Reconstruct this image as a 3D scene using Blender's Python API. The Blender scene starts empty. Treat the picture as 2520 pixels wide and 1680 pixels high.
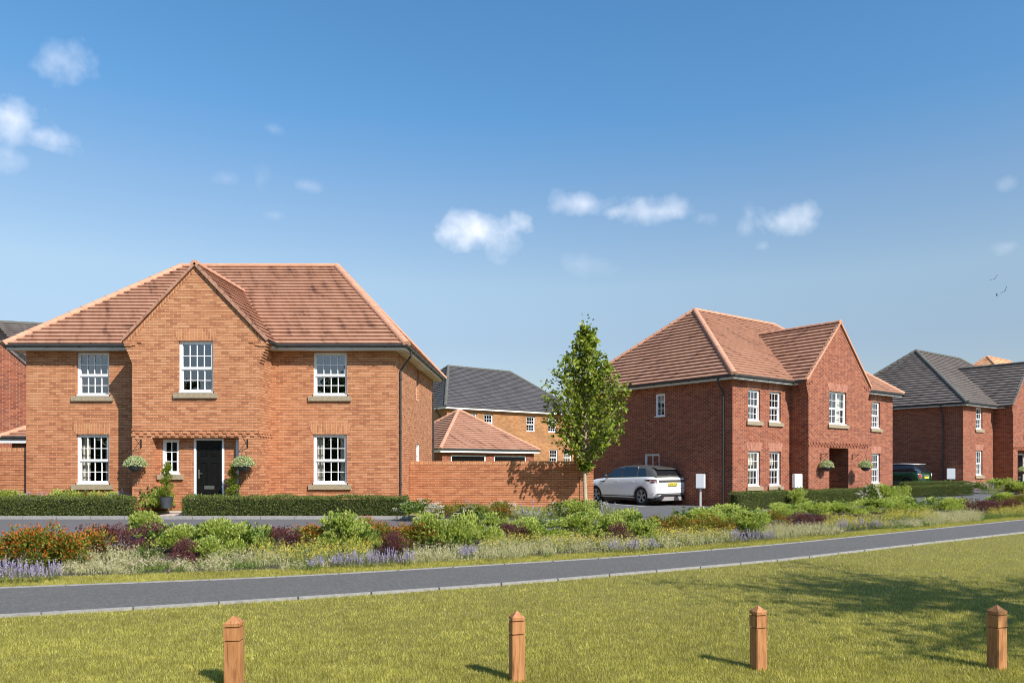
import bpy, bmesh, math, random
import numpy as np
from mathutils import Vector, Matrix, Euler
R = math.radians
S = bpy.context.scene
COL = S.collection
# ------------------------------------------------------------ camera, sky, sun, exposure
EYE = 1.65
F = 1920.0; CX = 1334.0; HY = 1150.0        # focal length and vanishing point in photo pixels (2520 x 1680)
cd = bpy.data.cameras.new('camera'); cam = bpy.data.objects.new('camera', cd); COL.objects.link(cam)
cam.location = (0, 0, EYE); cam.rotation_euler = (R(90), 0, 0)
cd.sensor_width = 36; cd.lens = F / 2520 * 36
cd.shift_x = -(CX - 1260) / 2520; cd.shift_y = (HY - 840) / 2520
cd.clip_start = 0.05; cd.clip_end = 6000
S.camera = cam
SUN_AZ, SUN_EL = 137.5, 41.0               # clockwise from +Y, degrees
sd = Vector((math.sin(R(SUN_AZ)) * math.cos(R(SUN_EL)), math.cos(R(SUN_AZ)) * math.cos(R(SUN_EL)), math.sin(R(SUN_EL))))
sl = bpy.data.lights.new('sun', 'SUN'); sl.energy = 5.0; sl.angle = R(0.55); sl.color = (1.0, 0.945, 0.87)
sun = bpy.data.objects.new('sun', sl); COL.objects.link(sun); sun.location = (20, -20, 30)
sun.rotation_euler = (-sd).to_track_quat('-Z', 'Y').to_euler()
W = bpy.data.worlds.new('World'); S.world = W; W.use_nodes = True
S.view_settings.view_transform = 'Standard'; S.view_settings.look = 'None'
S.view_settings.exposure = 0.5; S.view_settings.gamma = 1.0
S.view_settings.use_curve_mapping = False
S.cycles.filter_width = 1.0; S.cycles.max_bounces = 7; S.cycles.transparent_max_bounces = 12

def build_world():
    nt = W.node_tree; N = nt.nodes; L = nt.links
    for n in list(N): N.remove(n)
    out = N.new('ShaderNodeOutputWorld'); bg = N.new('ShaderNodeBackground')
    sky = N.new('ShaderNodeTexSky'); sky.sky_type = 'NISHITA'; sky.sun_disc = False
    sky.sun_elevation = R(SUN_EL); sky.sun_rotation = R(SUN_AZ)
    sky.air_density = 1.0; sky.dust_density = 0.35; sky.ozone_density = 1.6; sky.altitude = 0
    bg.inputs['Strength'].default_value = 0.115
    tc = N.new('ShaderNodeTexCoord')
    def M(op, a, b=None, clamp=False):
        m = N.new('ShaderNodeMath'); m.operation = op; m.use_clamp = clamp
        for i, v in enumerate([a, b]):
            if v is None: continue
            if isinstance(v, (int, float)): m.inputs[i].default_value = v
            else: L.new(v, m.inputs[i])
        return m.outputs[0]
    sp = N.new('ShaderNodeSeparateXYZ'); L.new(tc.outputs['Generated'], sp.inputs[0])
    x, y, z = sp.outputs
    az = M('ARCTAN2', x, y); el = M('ARCSINE', z)
    cb = N.new('ShaderNodeCombineXYZ'); L.new(az, cb.inputs[0]); L.new(el, cb.inputs[1])
    nz = N.new('ShaderNodeTexNoise'); nz.inputs['Scale'].default_value = 22; nz.inputs['Detail'].default_value = 7; nz.inputs['Roughness'].default_value = 0.52
    L.new(cb.outputs[0], nz.inputs['Vector'])
    nz2 = N.new('ShaderNodeTexNoise'); nz2.inputs['Scale'].default_value = 9; nz2.inputs['Detail'].default_value = 3
    mp = N.new('ShaderNodeMapping'); mp.inputs['Location'].default_value = (3.1, 1.7, 0); L.new(cb.outputs[0], mp.inputs[0]); L.new(mp.outputs[0], nz2.inputs['Vector'])
    n1 = nz.outputs['Fac']
    # clouds: (x, y, rx, ry) in photo pixels of the direction they stand in, strength
    CL = [(140,140,92,48,.55),(40,305,98,60,.85),(100,335,92,36,.75),(150,362,42,20,.6),(1180,568,112,50,.95),(1235,605,55,34,.7),
          (1435,500,92,32,.66),(1520,520,70,18,.42),(1625,522,110,32,.62),(1725,540,50,22,.6),(1925,540,72,46,.5),(1835,562,28,22,.45),(1880,606,20,14,.5),
          (560,440,36,16,.35),(640,440,24,34,.3),(675,318,34,14,.3),(765,458,36,12,.35),(670,528,26,12,.35),
          (1450,650,60,34,.3),(2480,606,46,16,.4),(2480,450,24,14,.3),(10,380,80,30,.3),(2700,300,120,50,.7),(-300,250,160,60,.8)]
    tot = None
    for (px, py, rx, ry, st) in CL:
        dx, dz = (px - CX) / F, (HY - py) / F
        a0 = math.atan2(dx, 1); e0 = math.asin(dz / math.sqrt(1 + dx*dx + dz*dz))
        ra = rx / F * math.cos(a0)**2; re = ry / F * math.cos(a0)
        u = M('DIVIDE', M('SUBTRACT', az, a0), ra); v = M('DIVIDE', M('SUBTRACT', el, e0), re)
        d = M('SQRT', M('ADD', M('MULTIPLY', u, u), M('MULTIPLY', v, v)))
        f = M('SUBTRACT', 1.15, d)                      # >0 inside
        am = 2.6 if rx > 90 else 3.7
        m = M('MULTIPLY', M('ADD', M('SUBTRACT', f, .05), M('MULTIPLY', M('SUBTRACT', n1, 0.52), am)), .85, True)
        gate = M('MULTIPLY', M('SUBTRACT', 1.75, d), 2.0, True)
        m = M('MULTIPLY', M('MULTIPLY', m, gate), st if rx > 60 else st*.42)
        tot = m if tot is None else M('MAXIMUM', tot, m)
    # behind the camera: loose fair-weather cloud for the window reflections
    back = M('MULTIPLY', M('SUBTRACT', nz2.outputs['Fac'], 0.56), 6.0, True)
    back = M('MULTIPLY', back, M('MULTIPLY', y, -3.0, True))
    tot = M('MAXIMUM', tot, M('MULTIPLY', back, 0.6))
    mx = N.new('ShaderNodeMix'); mx.data_type = 'RGBA'
    ccol = N.new('ShaderNodeMix'); ccol.data_type = 'RGBA'
    ccol.inputs['A'].default_value = (5.0, 5.7, 6.9, 1); ccol.inputs['B'].default_value = (7.4, 7.5, 7.9, 1)
    L.new(n1, ccol.inputs['Factor'])
    # the sky texture with a polarised-blue grade high up, cleaner white near the horizon
    gr = N.new('ShaderNodeValToRGB'); cr = gr.color_ramp
    for i, (p, c) in enumerate([(R(4)/1.6, (.66, .62, .61)), (R(9)/1.6, (.80, .75, .735)), (R(13)/1.6, (1.04, .98, .875)), (R(18.5)/1.6, (.91, 1.0, 1.0)), (R(24)/1.6, (.63, 1.0, 1.14)), (R(33)/1.6, (.56, .99, 1.18)), (R(60)/1.6, (.7, .95, 1.1))]):
        e = cr.elements[i] if i < 2 else cr.elements.new(p)
        e.position = p; e.color = (*c, 1)
    L.new(M('DIVIDE', el, 1.6), gr.inputs[0])
    hsv = N.new('ShaderNodeMix'); hsv.data_type = 'RGBA'; hsv.blend_type = 'MULTIPLY'; hsv.inputs['Factor'].default_value = 1
    L.new(sky.outputs[0], hsv.inputs['A']); L.new(gr.outputs[0], hsv.inputs['B'])
    L.new(tot, mx.inputs['Factor']); L.new(hsv.outputs['Result'], mx.inputs['A']); L.new(ccol.outputs['Result'], mx.inputs['B'])
    L.new(mx.outputs['Result'], bg.inputs['Color']); L.new(bg.outputs[0], out.inputs['Surface'])
build_world()

# ------------------------------------------------------------ node helper
class NT:
    def __init__(s, name):
        s.m = bpy.data.materials.new(name); s.m.use_nodes = True
        s.t = s.m.node_tree; s.b = s.t.nodes['Principled BSDF']; s.out = s.t.nodes['Material Output']
    def n(s, typ, **kw):
        x = s.t.nodes.new(typ)
        for k, v in kw.items():
            if k in x.inputs: 
                if hasattr(v, 'is_output') or isinstance(v, bpy.types.NodeSocket): s.t.links.new(v, x.inputs[k])
                else: x.inputs[k].default_value = v
            else: setattr(x, k, v)
        return x
    def l(s, a, b): s.t.links.new(a, b)
    def math(s, op, a, b=None, clamp=False):
        m = s.n('ShaderNodeMath', operation=op, use_clamp=clamp)
        for i, v in enumerate([a, b]):
            if v is None: continue
            if isinstance(v, (int, float)): m.inputs[i].default_value = v
            else: s.l(v, m.inputs[i])
        return m.outputs[0]
    def ramp(s, fac, stops, interp='LINEAR'):
        r = s.n('ShaderNodeValToRGB'); cr = r.color_ramp; cr.interpolation = interp
        while len(cr.elements) > 2: cr.elements.remove(cr.elements[-1])
        for i, (p, c) in enumerate(stops):
            e = cr.elements[i] if i < 2 else cr.elements.new(p)
            e.position = p; e.color = (*c, 1) if len(c) == 3 else c
        s.l(fac, r.inputs[0]); return r.outputs[0]
    def noise(s, vec, scale, detail=4, rough=.55):
        x = s.n('ShaderNodeTexNoise'); x.inputs['Scale'].default_value = scale; x.inputs['Detail'].default_value = detail; x.inputs['Roughness'].default_value = rough
        if vec is not None: s.l(vec, x.inputs['Vector'])
        return x.outputs['Fac']
    def mix(s, fac, a, b, blend='MIX'):
        x = s.n('ShaderNodeMix', data_type='RGBA', blend_type=blend)
        for k, v in (('Factor', fac), ('A', a), ('B', b)):
            if isinstance(v, (int, float)): x.inputs[k].default_value = v
            elif isinstance(v, tuple): x.inputs[k].default_value = (*v, 1) if len(v) == 3 else v
            else: s.l(v, x.inputs[k])
        return x.outputs['Result']
    def bump(s, h, dist, strength=1.0):
        x = s.n('ShaderNodeBump'); x.inputs['Distance'].default_value = dist; x.inputs['Strength'].default_value = strength
        s.l(h, x.inputs['Height']); s.l(x.outputs[0], s.b.inputs['Normal']); return x
    def set(s, **kw):
        for k, v in kw.items():
            k = k.replace('_', ' ')
            if isinstance(v, bpy.types.NodeSocket): s.l(v, s.b.inputs[k])
            else: s.b.inputs[k].default_value = (*v, 1) if isinstance(v, tuple) and len(v) == 3 else v
        return s.m

def lin(r, g, b):
    f = lambda c: ((c/255 + .055)/1.055)**2.4 if c/255 > .04045 else c/255/12.92
    return (f(r), f(g), f(b))

def brick(name, tones, mortar, vertical=False, bumpd=.012, low=None, bed_shade=1.0):
    n = NT(name); tc = n.n('ShaderNodeTexCoord').outputs['Object']
    sp = n.n('ShaderNodeSeparateXYZ'); n.l(tc, sp.inputs[0])
    u = n.math('ADD', sp.outputs[0], sp.outputs[1]); z = sp.outputs[2]
    cb = n.n('ShaderNodeCombineXYZ')
    if vertical: n.l(z, cb.inputs[0]); n.l(u, cb.inputs[1])
    else: n.l(u, cb.inputs[0]); n.l(z, cb.inputs[1])
    bt = n.n('ShaderNodeTexBrick'); n.l(cb.outputs[0], bt.inputs['Vector'])
    for k, v in dict(Scale=1.0).items(): bt.inputs[k].default_value = v
    bt.inputs['Brick Width'].default_value = .225; bt.inputs['Row Height'].default_value = .075
    bt.inputs['Mortar Size'].default_value = .006; bt.inputs['Mortar Smooth'].default_value = .12; bt.inputs['Bias'].default_value = 0
    bt.inputs['Color1'].default_value = (0, 0, 0, 1); bt.inputs['Color2'].default_value = (1, 1, 1, 1); bt.inputs['Mortar'].default_value = (.5, .5, .5, 1)
    stops = [(i/(len(tones)-1), c) for i, c in enumerate(tones)]
    col = n.ramp(bt.outputs['Color'], stops)
    big = n.noise(tc, .55, 3); fine = n.noise(tc, 38, 4)
    col = n.mix(n.math('MULTIPLY', n.math('SUBTRACT', big, .42), 1.1, True), col, n.mix(1.0, col, (.86, .78, .74), 'MULTIPLY'))
    col = n.mix(.45, col, n.ramp(fine, [(.3, (.55, .55, .55)), (.7, (1.2, 1.2, 1.2))]), 'MULTIPLY')
    # soot-dark smudges on single bricks
    sm = n.n('ShaderNodeMapping'); sm.inputs['Scale'].default_value = (6, 6, 15); n.l(tc, sm.inputs[0])
    sd_ = n.noise(sm.outputs[0], 1.0, 2)
    col = n.mix(n.math('MULTIPLY', n.math('SUBTRACT', sd_, .64), 4.0, True), col, n.mix(1.0, col, (.62, .52, .50), 'MULTIPLY'))
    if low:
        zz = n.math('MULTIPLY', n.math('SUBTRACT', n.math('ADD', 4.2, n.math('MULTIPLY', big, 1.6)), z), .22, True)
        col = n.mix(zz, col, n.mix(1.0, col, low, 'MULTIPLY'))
    col = n.mix(bt.outputs['Fac'], col, mortar)
    if not vertical:        # bed joints, with the shadow line under every course painted into the colour
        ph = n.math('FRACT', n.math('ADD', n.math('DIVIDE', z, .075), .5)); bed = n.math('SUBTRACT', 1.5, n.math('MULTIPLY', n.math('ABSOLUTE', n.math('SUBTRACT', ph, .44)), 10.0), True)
        bedn = n.math('MULTIPLY', bed, n.ramp(n.noise(sm.outputs[0], .45, 3), [(.36, (bed_shade*.55,)*3), (.55, (bed_shade,)*3)]))
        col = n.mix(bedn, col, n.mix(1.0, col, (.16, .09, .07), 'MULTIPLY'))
    h = n.math('SUBTRACT', n.math('ADD', n.math('MULTIPLY', fine, .35), n.math('MULTIPLY', sd_, .2)), bt.outputs['Fac'])
    n.bump(h, bumpd, .9)
    return n.set(Base_Color=col, Roughness=.88)

def tilemat(name, base, dark, light, gscale=1.0):
    n = NT(name); tc = n.n('ShaderNodeTexCoord').outputs['Object']
    sp = n.n('ShaderNodeSeparateXYZ'); n.l(tc, sp.inputs[0])
    u = n.math('ADD', sp.outputs[0], n.math('MULTIPLY', sp.outputs[1], .9)); z = sp.outputs[2]
    cb = n.n('ShaderNodeCombineXYZ'); n.l(n.math('ADD', n.math('MULTIPLY', u, 3.6), n.math('MULTIPLY', z, -1.4)), cb.inputs[0]); n.l(n.math('MULTIPLY', z, 1.2), cb.inputs[1])
    st = n.noise(cb.outputs[0], 1.0, 4, .6)
    cb2 = n.n('ShaderNodeCombineXYZ'); n.l(u, cb2.inputs[0]); n.l(z, cb2.inputs[1])
    bt = n.n('ShaderNodeTexBrick'); n.l(cb2.outputs[0], bt.inputs['Vector']); bt.inputs['Scale'].default_value = 1
    bt.inputs['Brick Width'].default_value = .33; bt.inputs['Row Height'].default_value = .1385 * gscale; bt.inputs['Mortar Size'].default_value = .004
    bt.inputs['Color1'].default_value = (0, 0, 0, 1); bt.inputs['Color2'].default_value = (1, 1, 1, 1); bt.inputs['Mortar'].default_value = (.2, .2, .2, 1)
    rnd = n.math('ADD', n.math('MULTIPLY', st, .9), n.math('MULTIPLY', bt.outputs['Color'], .1))
    col = n.ramp(rnd, [(.30, dark), (.45, base), (.62, light)])
    big = n.noise(tc, .5, 3)
    col = n.mix(n.math('MULTIPLY', big, .5), col, n.mix(1.0, col, (.78, .74, .74), 'MULTIPLY'))
    fine = n.noise(tc, 60, 3); n.bump(fine, .004)
    return n.set(Base_Color=col, Roughness=.8)

def plain(name, c, rough=.5, metal=0.0, nscale=25, var=.12, bumpd=0, coat=0):
    n = NT(name); tc = n.n('ShaderNodeTexCoord').outputs['Object']
    f = n.noise(tc, nscale, 4)
    lo = tuple(v * (1 - var) for v in c); hi = tuple(min(1, v * (1 + var)) for v in c)
    col = n.ramp(f, [(.3, lo), (.7, hi)])
    if bumpd: n.bump(f, bumpd)
    n.set(Base_Color=col, Roughness=rough, Metallic=metal)
    if coat: n.b.inputs['Coat Weight'].default_value = coat; n.b.inputs['Coat Roughness'].default_value = .05
    return n.m

def glassmat(name, tint=(.96, .98, .97), refl=.24):
    n = NT(name); n.t.nodes.remove(n.b)
    tr = n.n('ShaderNodeBsdfTransparent'); tr.inputs[0].default_value = (*tint, 1)
    gl = n.n('ShaderNodeBsdfGlossy'); gl.inputs['Roughness'].default_value = .012; gl.inputs[0].default_value = (.93, .95, 1, 1)
    lw = n.n('ShaderNodeLayerWeight'); lw.inputs['Blend'].default_value = .5
    f = n.math('ADD', n.math('MULTIPLY', n.math('POWER', lw.outputs['Facing'], 3.5), .75), refl, True)
    tc = n.n('ShaderNodeTexCoord').outputs['Object']; nz = n.noise(tc, 1.1, 2)
    bp = n.n('ShaderNodeBump'); bp.inputs['Distance'].default_value = .004; n.l(nz, bp.inputs['Height']); n.l(bp.outputs[0], gl.inputs['Normal'])
    mx = n.n('ShaderNodeMixShader'); n.l(f, mx.inputs[0]); n.l(tr.outputs[0], mx.inputs[1]); n.l(gl.outputs[0], mx.inputs[2])
    n.l(mx.outputs[0], n.out.inputs['Surface']); return n.m

def leafmat(name, tones, trans=.35, rough=.55):
    n = NT(name); g = n.n('ShaderNodeNewGeometry')
    col = n.ramp(g.outputs['Random Per Island'], [(i/(len(tones)-1), c) for i, c in enumerate(tones)])
    n.set(Base_Color=col, Roughness=rough); n.b.inputs['Specular IOR Level'].default_value = .35
    tl = n.n('ShaderNodeBsdfTranslucent'); n.l(n.mix(1.0, col, (1.25, 1.3, .8), 'MULTIPLY'), tl.inputs[0])
    mx = n.n('ShaderNodeMixShader'); mx.inputs[0].default_value = trans
    n.l(n.b.outputs[0], mx.inputs[1]); n.l(tl.outputs[0], mx.inputs[2]); n.l(mx.outputs[0], n.out.inputs['Surface'])
    return n.m

def asphalt(name, c, spk=1.0):
    n = NT(name); tc = n.n('ShaderNodeTexCoord').outputs['Object']
    f = n.noise(tc, 26, 3, .8); f2 = n.noise(tc, 90, 2, .7); b = n.noise(tc, .8, 4)
    v = n.ramp(n.math('ADD', n.math('MULTIPLY', f, .5), n.math('MULTIPLY', f2, .5)), [(.34, tuple(x*(1-.5*spk) for x in c)), (.5, c), (.64, tuple(x*(1+.9*spk) for x in c))])
    v = n.mix(n.math('MULTIPLY', b, .6), v, n.mix(1.0, v, (.72, .73, .76), 'MULTIPLY'))
    n.bump(f, .006)
    return n.set(Base_Color=v, Roughness=.85)

MT = {}
MT['brick_orange'] = brick('brick_orange', [(.37,.145,.070), (.465,.195,.088), (.515,.225,.102), (.55,.255,.122), (.59,.295,.15)], (.64,.38,.20), low=(.96,.82,.80), bed_shade=.85)
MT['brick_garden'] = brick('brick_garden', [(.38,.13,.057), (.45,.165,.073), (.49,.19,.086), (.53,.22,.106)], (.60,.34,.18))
MT['brick_red'] = brick('brick_red', [(.19,.048,.026), (.26,.066,.032), (.295,.079,.037), (.33,.096,.045), (.38,.125,.062)], (.58,.38,.26), bed_shade=.62)
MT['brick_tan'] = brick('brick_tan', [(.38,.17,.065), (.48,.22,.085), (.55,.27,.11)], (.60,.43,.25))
MT['soldier_orange'] = brick('soldier_orange', [(.36,.135,.055), (.48,.19,.08), (.52,.23,.10)], (.60,.40,.24), vertical=True)
MT['soldier_red'] = brick('soldier_red', [(.30,.10,.06), (.40,.15,.09), (.46,.20,.13)], (.50,.30,.22), vertical=True)
MT['tile_terra'] = tilemat('tile_terra', (.375,.195,.122), (.16,.078,.055), (.43,.240,.160))
MT['ridge_terra'] = plain('ridge_terra', (.52,.265,.165), .8, nscale=3, var=.12, bumpd=.002)
MT['tile_grey'] = tilemat('tile_grey', (.140,.118,.106), (.085,.070,.064), (.19,.165,.15))
MT['ridge_grey'] = plain('ridge_grey', (.10,.10,.085), .8, nscale=4, var=.2, bumpd=.002)
MT['tile_slate'] = tilemat('tile_slate', (.088,.084,.09), (.05,.048,.055), (.125,.118,.12))
MT['tile_pan'] = tilemat('tile_pan', (.66,.33,.16), (.42,.17,.08), (.75,.45,.27))
MT['white'] = plain('white_upvc', (.80,.80,.80), .35, nscale=3, var=.03)
MT['fascia'] = plain('painted_fascia', (.62,.64,.66), .5, nscale=3, var=.05)
MT['soffit'] = plain('soffit_board', (.60,.58,.53), .6, nscale=3, var=.05)
MT['gutter'] = plain('gutter_plastic', (.030,.032,.034), .4, nscale=6, var=.2)
MT['stone'] = plain('sill_stone', (.30,.245,.16), .85, nscale=14, var=.18, bumpd=.003)
MT['black_door'] = plain('black_door_paint', (.008,.008,.008), .22, nscale=4, var=.2)
MT['black_door'].node_tree.nodes['Principled BSDF'].inputs['Specular IOR Level'].default_value = .32
MT['chrome'] = plain('brushed_metal', (.62,.60,.52), .3, 1.0, nscale=40, var=.08)
MT['glass'] = glassmat('window_glass')
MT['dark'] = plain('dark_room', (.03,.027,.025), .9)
MT['curtain'] = plain('curtain_cloth', (.75,.68,.58), .9, nscale=30, var=.1)
MT['blind'] = plain('roller_blind', (.75,.68,.58), .9, nscale=30, var=.06)
MT['asphalt'] = asphalt('asphalt_path', (.105,.100,.093))
MT['tarmac'] = asphalt('tarmac_drive', (.112,.110,.112), .5)
MT['kerb'] = plain('kerb_stone', (.27,.26,.245), .9, nscale=18, var=.2, bumpd=.003)
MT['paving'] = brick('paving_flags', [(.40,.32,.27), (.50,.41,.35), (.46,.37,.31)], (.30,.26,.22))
MT['line'] = plain('white_line', (.75,.75,.74), .8, nscale=30, var=.1)
MT['soil'] = plain('bed_soil', (.055,.048,.028), .95, nscale=9, var=.5, bumpd=.03)

# ------------------------------------------------------------ mesh helpers
class MB:
    def __init__(s): s.v = []; s.f = []; s.mi = []; s.T = None
    def add(s, vs, fs, m=0):
        o = len(s.v)
        s.v += [tuple(s.T @ Vector(p)) if s.T is not None else tuple(p) for p in vs]
        s.f += [tuple(o + i for i in f) for f in fs]; s.mi += [m] * len(fs)
    def quad(s, a, b, c, d, m=0): s.add([a, b, c, d], [(0, 1, 2, 3)], m)
    def box(s, x0, x1, y0, y1, z0, z1, m=0):
        vs = [(x0,y0,z0),(x1,y0,z0),(x1,y1,z0),(x0,y1,z0),(x0,y0,z1),(x1,y0,z1),(x1,y1,z1),(x0,y1,z1)]
        s.add(vs, [(0,3,2,1),(4,5,6,7),(0,1,5,4),(1,2,6,5),(2,3,7,6),(3,0,4,7)], m)
    def prism(s, poly, ax, a0, a1, m=0):
        """extrude a 2-D polygon; ax 0: poly is (y,z) extruded in x; 1: (x,z) in y; 2: (x,y) in z"""
        def p(q, a): return (a, q[0], q[1]) if ax == 0 else ((q[0], a, q[1]) if ax == 1 else (q[0], q[1], a))
        n = len(poly); vs = [p(q, a0) for q in poly] + [p(q, a1) for q in poly]
        fs = [tuple(range(n))[::-1], tuple(range(n, 2*n))] + [(i, (i+1) % n, n + (i+1) % n, n + i) for i in range(n)]
        s.add(vs, fs, m)
    def tube(s, pts, rad, n=8, m=0, cap=True):
        pts = [Vector(p) for p in pts]; rad = rad if isinstance(rad, (list, tuple)) else [rad] * len(pts)
        rings = []; prev = None
        for i, p in enumerate(pts):
            d = (pts[min(i+1, len(pts)-1)] - pts[max(i-1, 0)]).normalized()
            if prev is None: a = d.orthogonal().normalized()
            else: a = (prev - d * prev.dot(d)); a = a.normalized() if a.length > 1e-6 else d.orthogonal().normalized()
            prev = a; b = d.cross(a)
            rings.append([p + (a * math.cos(t) + b * math.sin(t)) * rad[i] for t in [2*math.pi*k/n for k in range(n)]])
        vs = [q for r in rings for q in r]; fs = []
        for i in range(len(rings)-1):
            for k in range(n): fs.append((i*n+k, i*n+(k+1) % n, (i+1)*n+(k+1) % n, (i+1)*n+k))
        if cap: fs += [tuple(range(n))[::-1], tuple((len(rings)-1)*n+k for k in range(n))]
        s.add(vs, fs, m)
    def lathe(s, prof, n=16, m=0, c=(0, 0, 0), ax=2):
        vs = []; fs = []
        for r, h in prof:
            for k in range(n):
                t = 2*math.pi*k/n; a, b = r*math.cos(t), r*math.sin(t)
                v = (a, b, h) if ax == 2 else ((h, a, b) if ax == 0 else (a, h, b))
                vs.append((v[0]+c[0], v[1]+c[1], v[2]+c[2]))
        for i in range(len(prof)-1):
            for k in range(n): fs.append((i*n+k, i*n+(k+1) % n, (i+1)*n+(k+1) % n, (i+1)*n+k))
        s.add(vs, fs, m)
    def build(s, name, mats, parent=None, smooth=False, recalc=True):
        me = bpy.data.meshes.new(name); me.from_pydata(s.v, [], s.f)
        if not isinstance(mats, (list, tuple)): mats = [mats]
        for m in mats: me.materials.append(m)
        if len(mats) > 1: me.polygons.foreach_set('material_index', s.mi)
        if recalc:
            b = bmesh.new(); b.from_mesh(me); bmesh.ops.recalc_face_normals(b, faces=b.faces); b.to_mesh(me); b.free()
        if smooth: me.polygons.foreach_set('use_smooth', [True] * len(me.polygons))
        o = bpy.data.objects.new(name, me); COL.objects.link(o)
        if parent: o.parent = parent
        return o

def np_mesh(name, V, Fc, mat, parent=None, smooth=False):
    me = bpy.data.meshes.new(name); V = np.asarray(V, np.float32).reshape(-1, 3); Fc = np.asarray(Fc, np.int32)
    k = Fc.shape[1]; m = Fc.shape[0]
    me.vertices.add(len(V)); me.vertices.foreach_set('co', V.ravel())
    me.loops.add(m*k); me.loops.foreach_set('vertex_index', Fc.ravel())
    me.polygons.add(m); me.polygons.foreach_set('loop_start', np.arange(0, m*k, k, dtype=np.int32)); me.polygons.foreach_set('loop_total', np.full(m, k, np.int32))
    me.update(calc_edges=True)
    if mat: me.materials.append(mat)
    o = bpy.data.objects.new(name, me); COL.objects.link(o)
    if parent: o.parent = parent
    return o

def tag(o, label=None, cat=None, group=None, kind=None):
    if label: o['label'] = label
    if cat: o['category'] = cat
    if group: o['group'] = group
    if kind: o['kind'] = kind
    return o
def thing(name, label, cat, loc=(0, 0, 0), rz=0, group=None):
    o = bpy.data.objects.new(name, None); COL.objects.link(o); o.empty_display_size = .3
    o.location = loc; o.rotation_euler = (0, 0, rz); return tag(o, label, cat, group)
def copy_tree(o, parent=None):
    c = o.copy(); COL.objects.link(c); c.parent = parent
    for ch in [q for q in list(COL.objects) if q.parent == o]: copy_tree(ch, c)
    return c

# ------------------------------------------------------------ ground height
def sm(a, b, t):
    t = min(1, max(0, (t - a) / (b - a))); return t*t*(3-2*t)
FAR = [(-40,3.6),(-20,7.2),(-12,9.1),(-7.32,10.54),(-5.56,11.04),(-3.82,11.56),(-.906,12.98),(1.357,14.08),(4.81,16.33),(9.29,19.8),(15.0,24.28),(30,36.2),(60,60)]
NEAR = [(-40,2.0),(-20,5.2),(-12,7.05),(-5.93,8.54),(-5.09,8.92),(-3.2,9.69),(-.754,10.81),(1.148,11.91),(3.36,13.26),(4.0,13.6),(7.7,16.41),(12.16,19.68),(30,33.5),(60,57)]
def lerp(tab, x):
    if x <= tab[0][0]: return tab[0][1]
    for (a, b), (c, d) in zip(tab, tab[1:]):
        if x <= c: return b + (d-b)*(x-a)/(c-a)
    return tab[-1][1]
def gz(X, Y):
    d = Y - lerp(FAR, X)
    g = .12 * sm(1.5, 6, d)
    g += .13 * sm(4, 7, d) * (1 - sm(-1, 4, X))
    g += .19 * sm(21.3, 22.6, Y) * (1 - sm(-2, 3.2, X))
    g += .32 * sm(32, 42, Y) * sm(10, 20, X)
    g += .4 * sm(34, 50, Y) * (1 - sm(0, 8, X))
    return g
def ground_pt(px, py):
    z = 0.0
    for _ in range(12):
        Y = (EYE - z) * F / (py - HY); X = (px - CX) * Y / F; z = .5*z + .5*gz(X, Y)
    return X, Y, gz(X, Y)
def at(px, Y): return (px - CX) * Y / F
def rnd3(rng, n): 
    v = rng.normal(size=(n, 3)); return v / np.linalg.norm(v, axis=1, keepdims=True)
# ------------------------------------------------------------ terrain
def grassmat(name, a, b, c):
    n = NT(name); tc = n.n('ShaderNodeTexCoord').outputs['Object']
    f = n.noise(tc, 45, 4, .7); g = n.noise(tc, .9, 4, .6)
    col = n.ramp(f, [(.3, a), (.5, b), (.7, c)])
    col = n.mix(n.math('MULTIPLY', n.math('SUBTRACT', g, .4), 1.6, True), col, n.mix(1.0, col, (.72, .8, .6), 'MULTIPLY'))
    n.bump(f, .02)
    return n.set(Base_Color=col, Roughness=.9)
MT['lawn'] = grassmat('lawn_ground', (.12,.105,.02), (.20,.175,.035), (.28,.24,.06))
def build_ground():
    def axis(lo, hi, st, far):
        a = list(np.arange(lo, hi + 1e-6, st)); e = [hi + (far-hi)*(k/14)**3 for k in range(1, 15)]
        b = [lo - (far-abs(lo))*(k/14)**3 for k in range(14, 0, -1)]
        return b + a + e
    xs = axis(-30, 40, .5, 2500); ys = axis(-4, 60, .5, 2500)
    V = [(x, y, gz(x, y) if abs(x) < 200 and abs(y) < 200 else .5) for y in ys for x in xs]
    nx = len(xs); Fc = [(j*nx+i, j*nx+i+1, (j+1)*nx+i+1, (j+1)*nx+i) for j in range(len(ys)-1) for i in range(nx-1)]
    o = np_mesh('ground', V, Fc, MT['lawn']); tag(o, kind='structure'); return o
build_ground()
def strip(name, mat, xs, ya, yb, dz, nsub=12, thick=0.0, kind='structure', extra=None):
    mb = MB(); rows = []
    for x in xs:
        a, b = ya(x), yb(x); rows.append([(x, a+(b-a)*k/nsub, gz(x, a+(b-a)*k/nsub)+dz) for k in range(nsub+1)])
    n = nsub+1
    vs = [p for r in rows for p in r]; fs = [(i*n+k, (i+1)*n+k, (i+1)*n+k+1, i*n+k+1) for i in range(len(rows)-1) for k in range(nsub)]
    mb.add(vs, fs)
    if thick:
        for r0, r1 in zip(rows, rows[1:]):
            for k in (0, nsub):
                a, b = r0[k], r1[k]; mb.quad(a, b, (b[0], b[1], b[2]-thick), (a[0], a[1], a[2]-thick))
        for r in (rows[0], rows[-1]):
            a, b = r[0], r[-1]; mb.quad(a, b, (b[0], b[1], b[2]-thick), (a[0], a[1], a[2]-thick))
    o = mb.build(name, mat); tag(o, kind=kind); return o
fy = lambda x: lerp(FAR, x); ny = lambda x: lerp(NEAR, x)
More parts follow.
